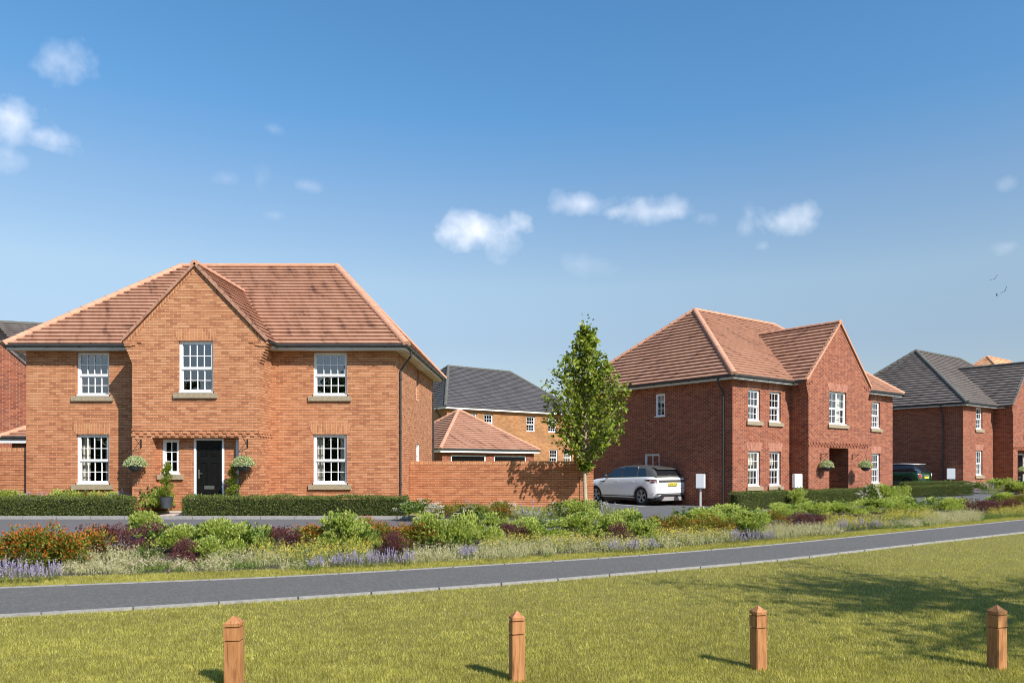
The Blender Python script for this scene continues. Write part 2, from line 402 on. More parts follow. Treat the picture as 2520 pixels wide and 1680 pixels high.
def smooth_tab(tab):            # light smoothing of the digitised path edges
    xs = np.arange(-40, 60.01, .25); v = np.interp(xs, [t[0] for t in tab], [t[1] for t in tab])
    k = np.hanning(17); k /= k.sum(); vv = np.convolve(np.pad(v, 8, 'edge'), k, 'valid'); vv[:8] = v[:8]; vv[-8:] = v[-8:]
    return list(zip(xs.tolist(), vv.tolist()))
FAR = smooth_tab(FAR); NEAR = smooth_tab(NEAR)
XS = [x*.25 for x in range(-110, 180)]
# bed soil behind the path, the tarmac path, the road behind the bed
strip('path', MT['asphalt'], XS, ny, fy, .024, thick=.05)
BEDW = 4.6
strip('planting_soil', MT['soil'], XS, lambda x: fy(x)+.75, lambda x: fy(x)+BEDW*(1+.25*sm(0, 12, x)), .008)
def kerb_y(x):
    if x < -3.6: return 20.95
    if x < -2.2: return 20.95 + .95*sm(-3.6, -2.2, x)
    if x < 1.9: return 21.9 + .2*sm(-2.2, 1.9, x)
    if x < 6.6: return 27.3
    return 27.3 + (x-6.6)*.794
rx = sorted(set([x*.25 for x in range(-160, 170)] + [1.8995, 6.6]))
strip('road', MT['tarmac'], rx, lambda x: fy(x)+BEDW*(1+.25*sm(0, 12, x))+.12, kerb_y, .016, nsub=16)
strip('driveway', MT['tarmac'], [1.9+.25*k for k in range(21)], lambda x: 21.9, lambda x: 40, .022, nsub=60)
strip('driveway', MT['tarmac'], [13.0+.5*k for k in range(24)], lambda x: 32.5+(x-13)*.75, lambda x: 56, .020, nsub=40)
def kerb_run(name, pts, w, h, label, base=-.06, seg=.914, group='kerb stones edging the tarmac'):
    """a row of kerb stones with thin dark joints, as one edging"""
    mb = MB(); P = [Vector(p) for p in pts]
    # resample
    L = [0]
    for a, b in zip(P, P[1:]): L.append(L[-1] + (b-a).length)
    def pos(t):
        for i in range(len(P)-1):
            if t <= L[i+1] or i == len(P)-2:
                return P[i].lerp(P[i+1], (t-L[i])/(L[i+1]-L[i]))
    n = int(L[-1]/seg)
    for k in range(n):
        a, b = pos(k*seg+.011), pos((k+1)*seg-.011); d = (b-a).normalized(); q = Vector((-d.y, d.x))*w
        za, zb = gz(a.x, a.y), gz(b.x, b.y)
        vs = [(a.x, a.y, za+base), (b.x, b.y, zb+base), (b.x+q.x, b.y+q.y, zb+base), (a.x+q.x, a.y+q.y, za+base),
              (a.x, a.y, za+h), (b.x, b.y, zb+h), (b.x+q.x, b.y+q.y, zb+h), (a.x+q.x, a.y+q.y, za+h)]
        mb.add(vs, [(0,3,2,1),(4,5,6,7),(0,1,5,4),(1,2,6,5),(2,3,7,6),(3,0,4,7)])
    o = mb.build(name, MT['kerb']); tag(o, kind='structure'); return o
xr = [x*.5 for x in range(-54, 84)]
kerb_run('path_kerb', [(x, fy(x)-.02, 0) and Vector((x, fy(x)-.02)) for x in xr], .055, .036, '')
kerb_run('path_kerb', [Vector((x, ny(x)-.035)) for x in xr], .052, .036, '')
kerb_run('road_kerb', [Vector((x, kerb_y(x)-.02)) for x in [y*.2 for y in range(-120, -17)] + [-3.4+.1*k for k in range(54)]], .125, .10, '')
# parking bay line and the paved path to the first house's door
mb = MB()
a = Vector((2.96, 31.7)); b = Vector((4.0, 30.0)); d = (b-a).normalized(); q = Vector((-d.y, d.x))*.05
mb.quad(*[(p.x, p.y, gz(p.x, p.y)+.030) for p in (a-q, b-q, b+q, a+q)])
tag(mb.build('parking_line', MT['line']), 'thin white parking line painted on the tarmac beside the white SUV', 'road marking')
strip('garden_path', MT['paving'], [-10.62+.08*k for k in range(11)], lambda x: 21.05, lambda x: 22.15, .035, nsub=8)

# ------------------------------------------------------------ houses
def wall(mb, p0, d, n, w, z0, z1, ops=(), rd=.11, m=0):
    """a brick panel from p0 along d (unit), openings (a0,a1,b0,b1), reveals rd deep against normal n"""
    p0 = Vector(p0); d = Vector(d); n = Vector(n)
    P = lambda a, z, dep=0: tuple(Vector((p0.x + d.x*a - n.x*dep, p0.y + d.y*a - n.y*dep, z)))
    As = sorted(set([0, w] + [v for o in ops for v in o[:2]])); Zs = sorted(set([z0, z1] + [v for o in ops for v in o[2:4]]))
    for a0, a1 in zip(As, As[1:]):
        for b0, b1 in zip(Zs, Zs[1:]):
            ca, cz = (a0+a1)/2, (b0+b1)/2
            if any(o[0] < ca < o[1] and o[2] < cz < o[3] for o in ops): continue
            mb.quad(P(a0, b0), P(a1, b0), P(a1, b1), P(a0, b1), m)
    for o in ops:
        a0, a1, b0, b1 = o[:4]; r = o[4] if len(o) > 4 else rd
        mb.quad(P(a0, b0), P(a0, b1), P(a0, b1, r), P(a0, b0, r), m); mb.quad(P(a1, b0), P(a1, b0, r), P(a1, b1, r), P(a1, b1), m)
        mb.quad(P(a0, b1), P(a1, b1), P(a1, b1, r), P(a0, b1, r), m); mb.quad(P(a0, b0), P(a0, b0, r), P(a1, b0, r), P(a1, b0), m)

def basis(p0, d, n):
    """local frame: x along the wall, y outward, z up"""
    return Matrix(((d[0], n[0], 0, p0[0]), (d[1], n[1], 0, p0[1]), (0, 0, 1, 0), (0, 0, 0, 1)))

def window(parent, p0, d, n, o, cols=4, rows=(2, 2), split=.52, dep=.075, sill=True, curtain=None, mull=False, single=False, lintel=None, stone=True, label=None, bar=.019):
    a0, a1, b0, b1 = o[:4]; T = basis(p0, d, n); f = .05; y0 = -dep
    mb = MB(); mb.T = T
    def rect(x0, x1, z0, z1, t, ya, yb):
        mb.box(x0, x0+t, ya, yb, z0, z1); mb.box(x1-t, x1, ya, yb, z0, z1); mb.box(x0+t, x1-t, ya, yb, z1-t, z1); mb.box(x0+t, x1-t, ya, yb, z0, z0+t)
    rect(a0, a1, b0, b1, f*.8, y0-.09, y0+.003)
    mb.box(a0-.03 if sill else a0, a1+.03 if sill else a1, y0, y0+.075, b0-.012, b0+.03)       # projecting pvc nib
    zs = b0 + (b1-b0)*(1-split)
    gl = MB(); gl.T = T
    def sash(x0, x1, z0, z1, nc, nr, ya, t, tb=None):
        rect(x0, x1, z0, z1, t, ya-.05, ya)
        if tb: mb.box(x0+t, x1-t, ya-.05, ya+.001, z0+t, z0+tb)
        for k in range(1, nc):
            x = x0+t+(x1-x0-2*t)*k/nc; mb.box(x-bar/2, x+bar/2, ya-.035, ya-.006, z0+t, z1-t)
        for k in range(1, nr):
            z = z0+t+(z1-z0-2*t)*k/nr; mb.box(x0+t, x1-t, ya-.034, ya-.007, z-bar/2, z+bar/2)
        gl.quad((x0+t, ya-.028, z0+t), (x1-t, ya-.028, z0+t), (x1-t, ya-.028, z1-t), (x0+t, ya-.028, z1-t))
    i = f*.8; nc = cols
    if single: sash(a0+i, a1-i, b0+i, b1-i, cols, rows[0], y0-.012, .045)
    elif mull:
        xm = (a0+a1)/2
        for q0, q1 in ((a0+i, xm), (xm, a1-i)):
            sash(q0, q1, zs-.02, b1-i, cols, rows[0], y0-.008, .04); sash(q0, q1, b0+i, zs-.02, cols, rows[1], y0-.028, .04)
    else:
        sash(a0+i, a1-i, zs-.025, b1-i, cols, rows[0], y0-.006, .045, .06); sash(a0+i+.004, a1-i-.004, b0+i, zs-.02, cols, rows[1], y0-.038, .038, .055)
    w = mb.build('window', MT['white'], parent)
    if label: w['label'] = label
    gl.build('pane', MT['glass'], w, recalc=False)
    if sill and stone:
        s = MB(); s.T = T; s.box(a0-.13, a1+.13, -.05, .07, b0-.155, b0-.013); s.build('sill', MT['stone'], w)
    if lintel:
        s = MB(); s.T = T; h = .34; e = .16 if lintel[1] else .0
        s.prism([(a0-.0-e*.15, b1+.004), (a1+e*.15, b1+.004), (a1+e, b1+h), (a0-e, b1+h)], 1, -.02, .009); s.build('lintel', lintel[0], w)
    if curtain:
        s = MB(); s.T = T; yc = y0-.22
        if curtain in ('both', 'right', 'left'):
            for side in (0, 1):
                if curtain == 'right' and side == 0 or curtain == 'left' and side == 1: continue
                cw = (a1-a0)*.24; xa = a0+.02 if side == 0 else a1-.02-cw; k = 18; pts = []
                for j in range(k+1):
                    pts.append((xa+cw*j/k, yc+.035*math.sin(j*1.9)))
                vs = [(x, y, b0) for x, y in pts] + [(x, y, b1) for x, y in pts]
                s.add(vs, [(j, j+1, k+2+j, k+1+j) for j in range(k)])
            s.build('curtain', MT['curtain'], w, smooth=True, recalc=False)
        elif curtain == 'blind':
            zc = b1-(b1-b0)*.42; s.box(a0+.03, a1-.1, yc-.01, yc, zc, b1); s.build('blind', MT['blind'], w)
    return w

def roof_plane(mb, poly, g=.225, t=.056, m=0):
    """tile courses over a planar convex polygon: each course is a board whose lower edge stands t proud"""
    P = [Vector(p) for p in poly]
    nrm = (P[1]-P[0]).cross(P[2]-P[0]).normalized()
    if nrm.z < 0: nrm = -nrm
    h = Vector((0, 0, 1)).cross(nrm).normalized(); w = nrm.cross(h).normalized()
    if w.z < 0: w = -w
    o = min(P, key=lambda p: p.dot(w)); w0 = min(p.dot(w) for p in P); w1 = max(p.dot(w) for p in P)
    def clip(pl, lim, keep_above):
        out = []
        for i, a in enumerate(pl):
            b = pl[(i+1) % len(pl)]; da, db = a.dot(w)-lim, b.dot(w)-lim
            if not keep_above: da, db = -da, -db
            if da >= -1e-7: out.append(a)
            if (da > 1e-7 and db < -1e-7) or (da < -1e-7 and db > 1e-7): out.append(a + (b-a)*(da/(da-db)))
        return out
    k = 0
    while w0 + k*g < w1 - 1e-4:
        lo, hi = w0+k*g, min(w0+(k+1)*g, w1)
        pl = clip(clip(P, lo, True), hi, False)
        if len(pl) >= 3:
            up = [p + nrm*(t*(1-(p.dot(w)-lo)/g)+.002) for p in pl]
            mb.add([tuple(p) for p in up], [tuple(range(len(up)))], m)
            low = sorted([p for p in pl if abs(p.dot(w)-lo) < 1e-4], key=lambda p: p.dot(h))
            if len(low) >= 2:
                a, b = low[0], low[-1]; mb.quad(tuple(a-nrm*.004), tuple(b-nrm*.004), tuple(b+nrm*(t+.002)), tuple(a+nrm*(t+.002)), m)
        k += 1

def ridge(mb, p0, p1, r=.115, seg=.42, m=0, lift=.0):
    p0, p1 = Vector(p0), Vector(p1); d = p1-p0; L = d.length; d.normalize()
    s = Vector((0, 0, 1)).cross(d).normalized(); u = d.cross(s); 
    if u.z < 0: u = -u
    n = max(1, round(L/seg)); q = 8
    for k in range(n):
        a = p0 + d*(L*k/n); b = p0 + d*(L*(k+1)/n+.03); ra, rb = r*1.07, r*.97
        if d.z > .01: pass
        vs = []
        for c, rr in ((a, ra), (b, rb)):
            for j in range(q+1):
                t = math.pi*j/q*1.16 - .08*math.pi; vs.append(tuple(c + s*math.cos(t)*rr + u*(math.sin(t)*rr*.85 - .02 + lift)))
        fs = [(j, j+1, q+2+j, q+1+j) for j in range(q)]; fs += [tuple(range(q+1)), tuple(range(q+1, 2*q+2))[::-1]]
        mb.add(vs, fs, m)

def gutter_line(mb, fb, br, pts, z, zf, h=.10):
    """fascia board under a gutter along a polyline of eaves corners (x,y) in order; outward is to the right"""
    for (a, b) in zip(pts, pts[1:]):
        mb.tube([(a[0], a[1], z), (b[0], b[1], z)], .047, 10)
        L = Vector((b[0]-a[0], b[1]-a[1])).length; d = Vector((b[0]-a[0], b[1]-a[1]))/L
        for k in range(int(L/.95)+1):
            c = Vector(a) + d*min(L-.05, .3+k*.95); br.tube([(c.x-d.x*.022, c.y-d.y*.022, z-.005), (c.x+d.x*.022, c.y+d.y*.022, z-.005)], .054, 8)

def downpipe(parent, x, y, ztop, zeave, ex, ey, r=.034, out=(1, 0)):
    mb = MB()
    mb.tube([(ex, ey, zeave), (ex, ey, zeave-.16), (x, y, ztop), (x, y, -.3)], r, 10)
    z = ztop-.25
    while z > .2: mb.lathe([(r, -.03), (r*1.35, -.03), (r*1.35, .03), (r, .03)], 10, 0, (x, y, z)); z -= 1.6
    return mb.build('downpipe', MT['gutter'], parent, smooth=False)

def house(name, label, loc, rz, c):
    """c: dict with W, D, zs (soffit), o (overhang), zr, rx0, rx1, gable, windows..."""
    H = thing(name, label, 'house', loc, rz, c.get('group'))
    W_, D_, zs, o = c['W'], c['D'], c['zs'], c.get('o', .36); ze = zs+.145
    BM = c['brick']; TM = c['tile']; RM = c['ridge']
    g = c.get('gable'); zb = -.6
    wl = MB()
    front = c.get('front', []); side_l = c.get('left', []); side_r = c.get('right', [])
    op = lambda L: [w['o'] for w in L]
    X0, X1 = (g['x0'], g['x1']) if g else (None, None)
    dn = ((1, 0), (0, -1)); 
    if g:
        wall(wl, (0, 0, 0), (1, 0, 0), (0, -1, 0), X0, zb, zs, [q for q in op(front) if q[1] <= X0])
        wall(wl, (X1, 0, 0), (1, 0, 0), (0, -1, 0), W_-X1, zb, zs, [(q[0]-X1, q[1]-X1, q[2], q[3]) for q in op(front) if q[0] >= X1])
    else: wall(wl, (0, 0, 0), (1, 0, 0), (0, -1, 0), W_, zb, zs, op(front))
    wall(wl, (0, D_, 0), (0, -1, 0), (-1, 0, 0), D_, zb, zs, [(D_-q[1], D_-q[0], q[2], q[3]) for q in op(side_l)])
    wall(wl, (W_, 0, 0), (0, 1, 0), (1, 0, 0), D_, zb, zs, op(side_r))
    wall(wl, (W_, D_, 0), (-1, 0, 0), (0, 1, 0), W_, zb, zs)
    if g:
        p = g['p']; zt = g['zt']; za = g['za']; cxg = (X0+X1)/2; po = g['porch']; f = g.get('flare', .24)
        gops = [w['o'] for w in c['gwin']]
        wall(wl, (X0, -p, 0), (1, 0, 0), (0, -1, 0), X1-X0, zb, zt, gops + ([po + (po_d,)] if (po_d := g.get('pdep', .28)) else []))
        wall(wl, (X0, 0, 0), (0, -1, 0), (-1, 0, 0), p, zb, zs+.12); wall(wl, (X1, -p, 0), (0, 1, 0), (1, 0, 0), p, zb, zs+.12)
        hw = X1-cxg; slope = (za-ze)/(hw+f)
        # gable triangle above zt, to the verge line
        hwt = (za-zt)/slope
        wl.add([(cxg-hwt+.02, -p, zt), (cxg+hwt-.02, -p, zt), (cxg, -p, za-.03)], [(0, 1, 2)])
        # kneelers: corbelled courses flaring out under the verge
        nst = 8; hh = .075
        for k in range(nst):
            zc = zt-.02-(nst-k)*hh; e = f*(k+1)/nst
            for sx in (-1, 1):
                xa = cxg+sx*hw; xb = xa+sx*e; wl.box(min(xa, xb), max(xa, xb), -p-.004*(k+1) if k > 5 else -p+.001, -p+.34, zc, zc+hh-.001)
        kx = hwt-.02
        wl.add([(cxg-hw-f, -p+.001, zt-.02), (cxg-hw+.01, -p+.001, zt-.02), (cxg-hw+.01, -p+.001, zt+.04)], [(0, 1, 2)])
    wo = wl.build('wall', BM, H, recalc=False)
    if g:
        p = g['p']; zt = g['zt']; cxg = (X0+X1)/2; po = g['porch']; pd = g.get('pdep', .28)
        # porch back wall
        mb = MB(); a0, a1 = X0+po[0], X0+po[1]
        wall(mb, (a0, -p+pd, 0), (1, 0, 0), (0, -1, 0), a1-a0, zb, po[3], g.get('pops', []))
        mb.build('porch_wall', BM, H, recalc=False)
        # dentil band
        mb = MB(); zd = po[3]+.04; x = X0-.005
        mb.box(X0-.012, X1+.012, -p-.014, -p+.02, zd+.155, zd+.225)
        while x < X1:
            mb.box(x, min(x+.11, X1), -p-.028, -p+.02, zd+.0, zd+.075); mb.box(min(x+.11, X1), min(x+.215, X1+.01), -p-.028, -p+.02, zd+.08, zd+.15); x += .225
        y = -p
        while y < -.06:
            for xx, s_ in ((X1, 1), (X0, -1)):
                mb.box(min(xx-.02, xx+s_*.028), max(xx+s_*.028, xx-.02), y+.03, y+.14, zd, zd+.075); mb.box(min(xx-.02, xx+s_*.028), max(xx+s_*.028, xx-.02), y+.14, y+.245, zd+.08, zd+.15)
            y += .225
        mb.build('dentil_course', BM, H)
        zd = zt-.15
        for sx in (-1, 1):
            mb = MB()
            mb.box(cxg+sx*(hw+g.get('flare', .24)-.34)-.19, cxg+sx*(hw+g.get('flare', .24)-.34)+.19, -p-.012, -p+.01, zd+.06, zd+.09)
            for k in range(3):
                xa = cxg+sx*(hw+g.get('flare', .24)-.12-k*.17); mb.box(xa-.055, xa+.055, -p-.03, -p+.02, zd+(.0 if k % 2 else .08), zd+(.07 if k % 2 else .15))
            mb.build('kneeler_bricks', BM, H)
        # verge: brick-on-edge line under the tiles
        for sx in (-1, 1):
            mb = MB()
            A = Vector((cxg+sx*(hw+g.get('flare', .24)-.06), -p-.012, zt-.03)); B = Vector((cxg, -p-.012, za-.035)); n_ = int((B-A).length/.105); dd = (B-A)/n_; dw = Vector((-sx*dd.z*0, 0, -1)).normalized()*.135
            for k in range(n_):
                a_ = A+dd*(k+.05); b_ = A+dd*(k+.95); pr = .0 
                q = [a_, b_, b_+dw, a_+dw]; qb = [v+Vector((0, .06, 0)) for v in q]
                mb.add([tuple(v) for v in q+qb], [(0,1,2,3),(4,7,6,5),(0,4,5,1),(2,6,7,3),(0,3,7,4),(1,5,6,2)])
            mb.build('verge_bricks', c['soldier'], H)
    # plinth course
    zp = c.get('plinth', .32)
    if zp:
        P_ = [(0, X0 if g else W_, -.016, .02)] + ([(X1, W_, -.016, .02), (X0-.016, X0+g['porch'][0], -g['p']-.016, -g['p']+.02), (X0+g['porch'][1], X1+.016, -g['p']-.016, -g['p']+.02), (X1-.01, X1+.016, -g['p']+.021, -.017)] if g else [])
        P_ += [(-.016, .02, .021, D_), (W_-.02, W_+.016, .021, D_)]
        for q in P_:
            mb = MB(); mb.box(*q, zp-.075, zp-.006); mb.build('plinth_course', BM, H)
    # ---- roof
    A, B, C_, D4 = (-o, -o, ze), (W_+o, -o, ze), (W_+o, D_+o, ze), (-o, D_+o, ze)
    yr = D_/2; R0, R1 = (c['rx0'], yr, c['zr']), (c['rx1'], yr, c['zr'])
    rf = MB(); gg = c.get('gauge', .225)
    roof_plane(rf, [A, B, R1, R0], gg); roof_plane(rf, [B, C_, R1], gg); roof_plane(rf, [C_, D4, R0, R1], gg); roof_plane(rf, [D4, A, R0], gg)
    if g:
        sl_ = (c['zr']-ze)/(yr+o); f = g.get('flare', .24); e = .05
        yc = (za-ze)/sl_ - o; gl_, gr_ = cxg-hw-f-.02, cxg+hw+f+.02
        yv = -o
        roof_plane(rf, [(gl_, -p-e, ze), (cxg, -p-e, za), (cxg, yc, za), (gl_, yv, ze)], gg); roof_plane(rf, [(cxg, -p-e, za), (gr_, -p-e, ze), (gr_, yv, ze), (cxg, yc, za)], gg)
        # verge underside boards
        for sx, gx in ((-1, gl_), (1, gr_)):
            rf.add([(gx, -p-e, ze-.012), (cxg, -p-e, za-.012), (cxg, -p-e, za+.03), (gx, -p-e, ze+.03)], [(0, 1, 2, 3)])
            rf.add([(gx, -p-e, ze-.012), (cxg, -p-e, za-.012), (cxg, -p+.05, za-.012), (gx, -p+.05, ze-.012)], [(0, 1, 2, 3)])
    ro = rf.build('roof', TM, H, recalc=False)
    rg = MB()
    ridge(rg, R0, R1, lift=.02)
    for a_, b_ in ((A, R0), (D4, R0), (B, R1), (C_, R1)): ridge(rg, a_, b_, r=.125, lift=.02)
    rg.build('ridge_tiles', RM, ro, recalc=False)
    if g:
        rg = MB(); ridge(rg, (cxg, -p-e-.02, za), (cxg, yc, za), lift=.02); rg.build('gable_ridge_tiles', RM, ro, recalc=False)
    # verge cap tiles on the gable
    if g:
        vg = MB()
        for sx, gx in ((-1, gl_), (1, gr_)):
            a_ = Vector((gx, -p-e-.035, ze+.02)); b_ = Vector((cxg, -p-e-.035, za+.02)); n_ = max(2, int((b_-a_).length/.30)); dd = (b_-a_)/n_
            nv = Vector((sx*-dd.z, 0, abs(dd.x))).normalized(); nv = Vector((sx*abs(dd.z), 0, abs(dd.x))).normalized()
            for k in range(n_):
                q0 = a_+dd*k; q1 = a_+dd*(k+1.03); t0, t1 = nv*.032, nv*.018; dn_ = nv*-.05; yy = Vector((0, .13, 0))
                q = [q0+dn_, q1+dn_, q1+t1, q0+t0]; qb = [v+yy for v in q]
                vg.add([tuple(v) for v in q+qb], [(0,1,2,3),(4,7,6,5),(0,4,5,1),(2,6,7,3),(0,3,7,4),(1,5,6,2)])
        vg.build('verge_tiles', RM if c.get('verge_light') else TM, ro)
    # ---- eaves
    fo = o-.07; fb = MB(); so = MB(); gu = MB()
    def ring(x0, x1, y0, y1, mbx, z0, z1): mbx.box(x0, x1, y0, y1, z0, z1)
    zf = c.get('fh', .115)
    spans = [(-fo, (cxg-hw-f) if g else W_+fo)] + ([(cxg+hw+f, W_+fo)] if g else [])
    for a_, b_ in spans:
        fb.box(a_, b_, -fo-.02, -fo, zs, zs+zf); so.quad((a_, -fo, zs+.004), (b_, -fo, zs+.004), (b_, 0, zs+.004), (a_, 0, zs+.004))
    fb.box(-fo-.02, -fo, -fo-.02, D_+fo+.02, zs, zs+zf); fb.box(W_+fo, W_+fo+.02, -fo-.02, D_+fo+.02, zs, zs+zf); fb.box(-fo, W_+fo, D_+fo, D_+fo+.02, zs, zs+zf)
    so.quad((-fo, 0, zs+.004), (0, 0, zs+.004), (0, D_+fo, zs+.004), (-fo, D_+fo, zs+.004)); so.quad((W_, 0, zs+.004), (W_+fo, 0, zs+.004), (W_+fo, D_+fo, zs+.004), (W_, D_+fo, zs+.004))
    so.quad((0, D_, zs+.004), (W_, D_, zs+.004), (W_, D_+fo, zs+.004), (0, D_+fo, zs+.004))
    if g:
        for sx in (-1, 1):
            xa = cxg+sx*(hw+.0); xb = cxg+sx*(hw+f-.03); fb.box(min(xb, xb+sx*.02), max(xb, xb+sx*.02), -p+.36, -.0, zs, zs+zf)
            so.quad((xa, -p+.34, zs+.002), (xb, -p+.34, zs+.002), (xb, 0, zs+.002), (xa, 0, zs+.002))
    fb.build('fascia', c.get('fmat', MT['fascia']), H); so.build('soffit', c.get('smat', MT['soffit']), H, recalc=False)
    go = fo+.066; zg = zs+.112; brk = MB()
    def one(pts):
        gu = MB(); brk = MB(); gutter_line(gu, None, brk, pts, zg, zs); gu.add(brk.v, brk.f); gu.build('gutter', MT['gutter'], H, recalc=False)
    if c.get('gutters', True):
        for a_, b_ in spans: one([(a_-(.066 if a_ < 0 else -.03), -go), (b_+(.066 if b_ > W_ else -.03), -go)])
        one([(-go, -go), (-go, D_+go)]); one([(W_+go, -go), (W_+go, D_+go)])
        if g:
            for sx in (-1, 1): one([(cxg+sx*(hw+f+.05), -p+.08), (cxg+sx*(hw+f+.05), -go)])
    # ---- windows
    for w in front: window(H, (0, 0), (1, 0), (0, -1), **w)
    for w in side_l: 
        q = dict(w); a = w['o']; q['o'] = (D_-a[1], D_-a[0], a[2], a[3]); window(H, (0, D_), (0, -1), (-1, 0), **q)
    for w in side_r: window(H, (W_, 0), (0, 1), (1, 0), **w)
    if g:
        for w in c['gwin']: window(H, (X0, -g['p']), (1, 0), (0, -1), **w)
        for w in g.get('pwin', []): window(H, (X0+g['porch'][0], -g['p']+g.get('pdep', .28)), (1, 0), (0, -1), **w)
    # dark interior so that the sun through the glass meets rooms, not an empty shell
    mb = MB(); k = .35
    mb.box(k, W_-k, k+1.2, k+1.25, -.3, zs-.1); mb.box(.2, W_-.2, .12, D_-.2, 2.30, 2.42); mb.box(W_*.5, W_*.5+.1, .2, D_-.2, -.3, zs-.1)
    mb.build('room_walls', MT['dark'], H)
    return H

def panel_door(parent, p0, d, n, a0, a1, z0, z1, mat, side=-1):
    T = basis(p0, d, n); mb = MB(); mb.T = T; y = -.02
    mb.box(a0, a1, y-.045, y, z0, z1)
    w = a1-a0; h = z1-z0
    ou = MB(); ou.T = T
    for (u0, u1) in ((.15, .43), (.57, .85)):
        for (v0, v1) in ((.03, .27), (.36, .70), (.78, .92)):
            x0, x1, q0, q1 = a0+w*u0, a0+w*u1, z0+h*v0, z0+h*v1; t = .028
            for b in ((x0, x1, q0, q0+t), (x0, x1, q1-t, q1), (x0, x0+t, q0+t, q1-t), (x1-t, x1, q0+t, q1-t)):
                mb.prism([(b[0], b[2]), (b[1], b[2]), (b[1], b[3]), (b[0], b[3])], 1, y-.001, y+.018)
            mb.box(x0+t+.03, x1-t-.03, y-.001, y+.008, q0+t+.03, q1-t-.03)
    dr = mb.build('front_door', mat, parent)
    fr = MB(); fr.T = T; t = .065
    fr.box(a0-t, a0-.004, y-.06, y+.035, z0-.02, z1+t); fr.box(a1+.004, a1+t, y-.06, y+.035, z0-.02, z1+t); fr.box(a0-.004, a1+.004, y-.06, y+.035, z1+.004, z1+t)
    fr.build('door_frame', MT['white'], parent)
    hd = MB(); hd.T = T; xh = a0+.07 if side < 0 else a1-.07
    hd.box(xh-.022, xh+.022, y, y+.012, z0+.92, z0+1.17); hd.tube([(xh, y+.01, z0+1.06), (xh, y+.05, z0+1.06), (xh-side*.12, y+.05, z0+1.06)], .011, 8); hd.build('handle', MT['chrome'], dr)
    lb = MB(); lb.T = T; lb.box(a0+w*.31, a0+w*.70, y, y+.016, z0+h*.305, z0+h*.355); lb.build('letterbox', MT['chrome'], dr)
    return dr
LO = (MT['soldier_orange'], True); LR = (MT['soldier_red'], True)
# first house: orange brick, terracotta tiles (scale 82.7 photo px per metre at its wing walls)
def z1(y, s=82.7, z0=.44): return EYE + (HY - y)/s - z0
def x1(px, s=82.7, x0=-15.34): return (px-CX)/s - x0
wl_ = (x1(188.8), x1(269)); wr_ = (x1(771), x1(854)); ul = (z1(974), z1(866.5)); lo = (z1(1191), z1(1068.3))
GX0 = -11.64+15.34; GX1 = -8.034+15.34
gx = lambda px: x1(px, 86.7) - GX0
gz1 = lambda y: z1(y, 86.7)
porch = (gx(373.8), gx(587.5), -.6, gz1(1076.6))
pw = lambda px: (px-CX)*22.43/F + 15.34 - GX0 - porch[0]; pz = lambda y: EYE+(HY-y)*22.43/F-.44
pwin_o = (pw(399.7), pw(441), pz(1166), pz(1080.5))
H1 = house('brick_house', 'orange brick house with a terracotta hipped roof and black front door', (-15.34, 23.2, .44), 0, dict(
    W=10.99, D=7.9, zs=4.66, o=.40, zr=8.21, rx0=2.81, rx1=8.2, brick=MT['brick_orange'], tile=MT['tile_terra'], ridge=MT['ridge_terra'], soldier=MT['soldier_orange'], verge_light=False,
    gable=dict(x0=GX0, x1=GX1, p=1.05, zt=4.82, za=6.98, porch=porch, pdep=.28, flare=.245, pops=[pwin_o, (pw(478), pw(552.4), -.58, pz(1083))],
               pwin=[dict(o=pwin_o, cols=2, rows=(3,), single=True, dep=.03)]),
    gwin=[dict(o=(gx(439), gx(524), gz1(966), gz1(838.5)), cols=4, rows=(2, 2), lintel=LO, label='white sash window in the middle of the gable above the door')],
    front=[dict(o=(*wl_, *lo), lintel=LO, curtain='both', label='lower left sash window with pale curtains'), dict(o=(*wl_, *ul), label='upper left sash window tucked under the eaves'),
           dict(o=(*wr_, *lo), lintel=LO, curtain='both', label='lower right sash window with pale curtains'), dict(o=(*wr_, *ul), label='upper right sash window tucked under the eaves')],
    right=[dict(o=(3.80, 4.44, 3.55, 4.66), cols=2, rows=(3,), single=True, dep=.10, stone=False), dict(o=(3.80, 4.50, .9, 2.05), cols=2, rows=(3,), single=True, dep=.03, stone=False)]))
panel_door(H1, (GX0+porch[0], -1.05+.28), (1, 0), (0, -1), pw(478)+.06, pw(552.4)-.07, -.02, pz(1083)-.01, MT['black_door'])
mb = MB(); mb.box(GX0+porch[1]-.16, GX0+porch[1]-.01, -1.05+.2, -1.05+.27, -.5, porch[3]-.03); mb.build('porch_post', MT['fascia'], H1)
downpipe(H1, 10.99+.045, .52, 4.15, 4.72, 10.99+.40, .30)
downpipe(H1, 10.99+.045, 7.7, 4.15, 4.72, 10.99+.40, 7.8)

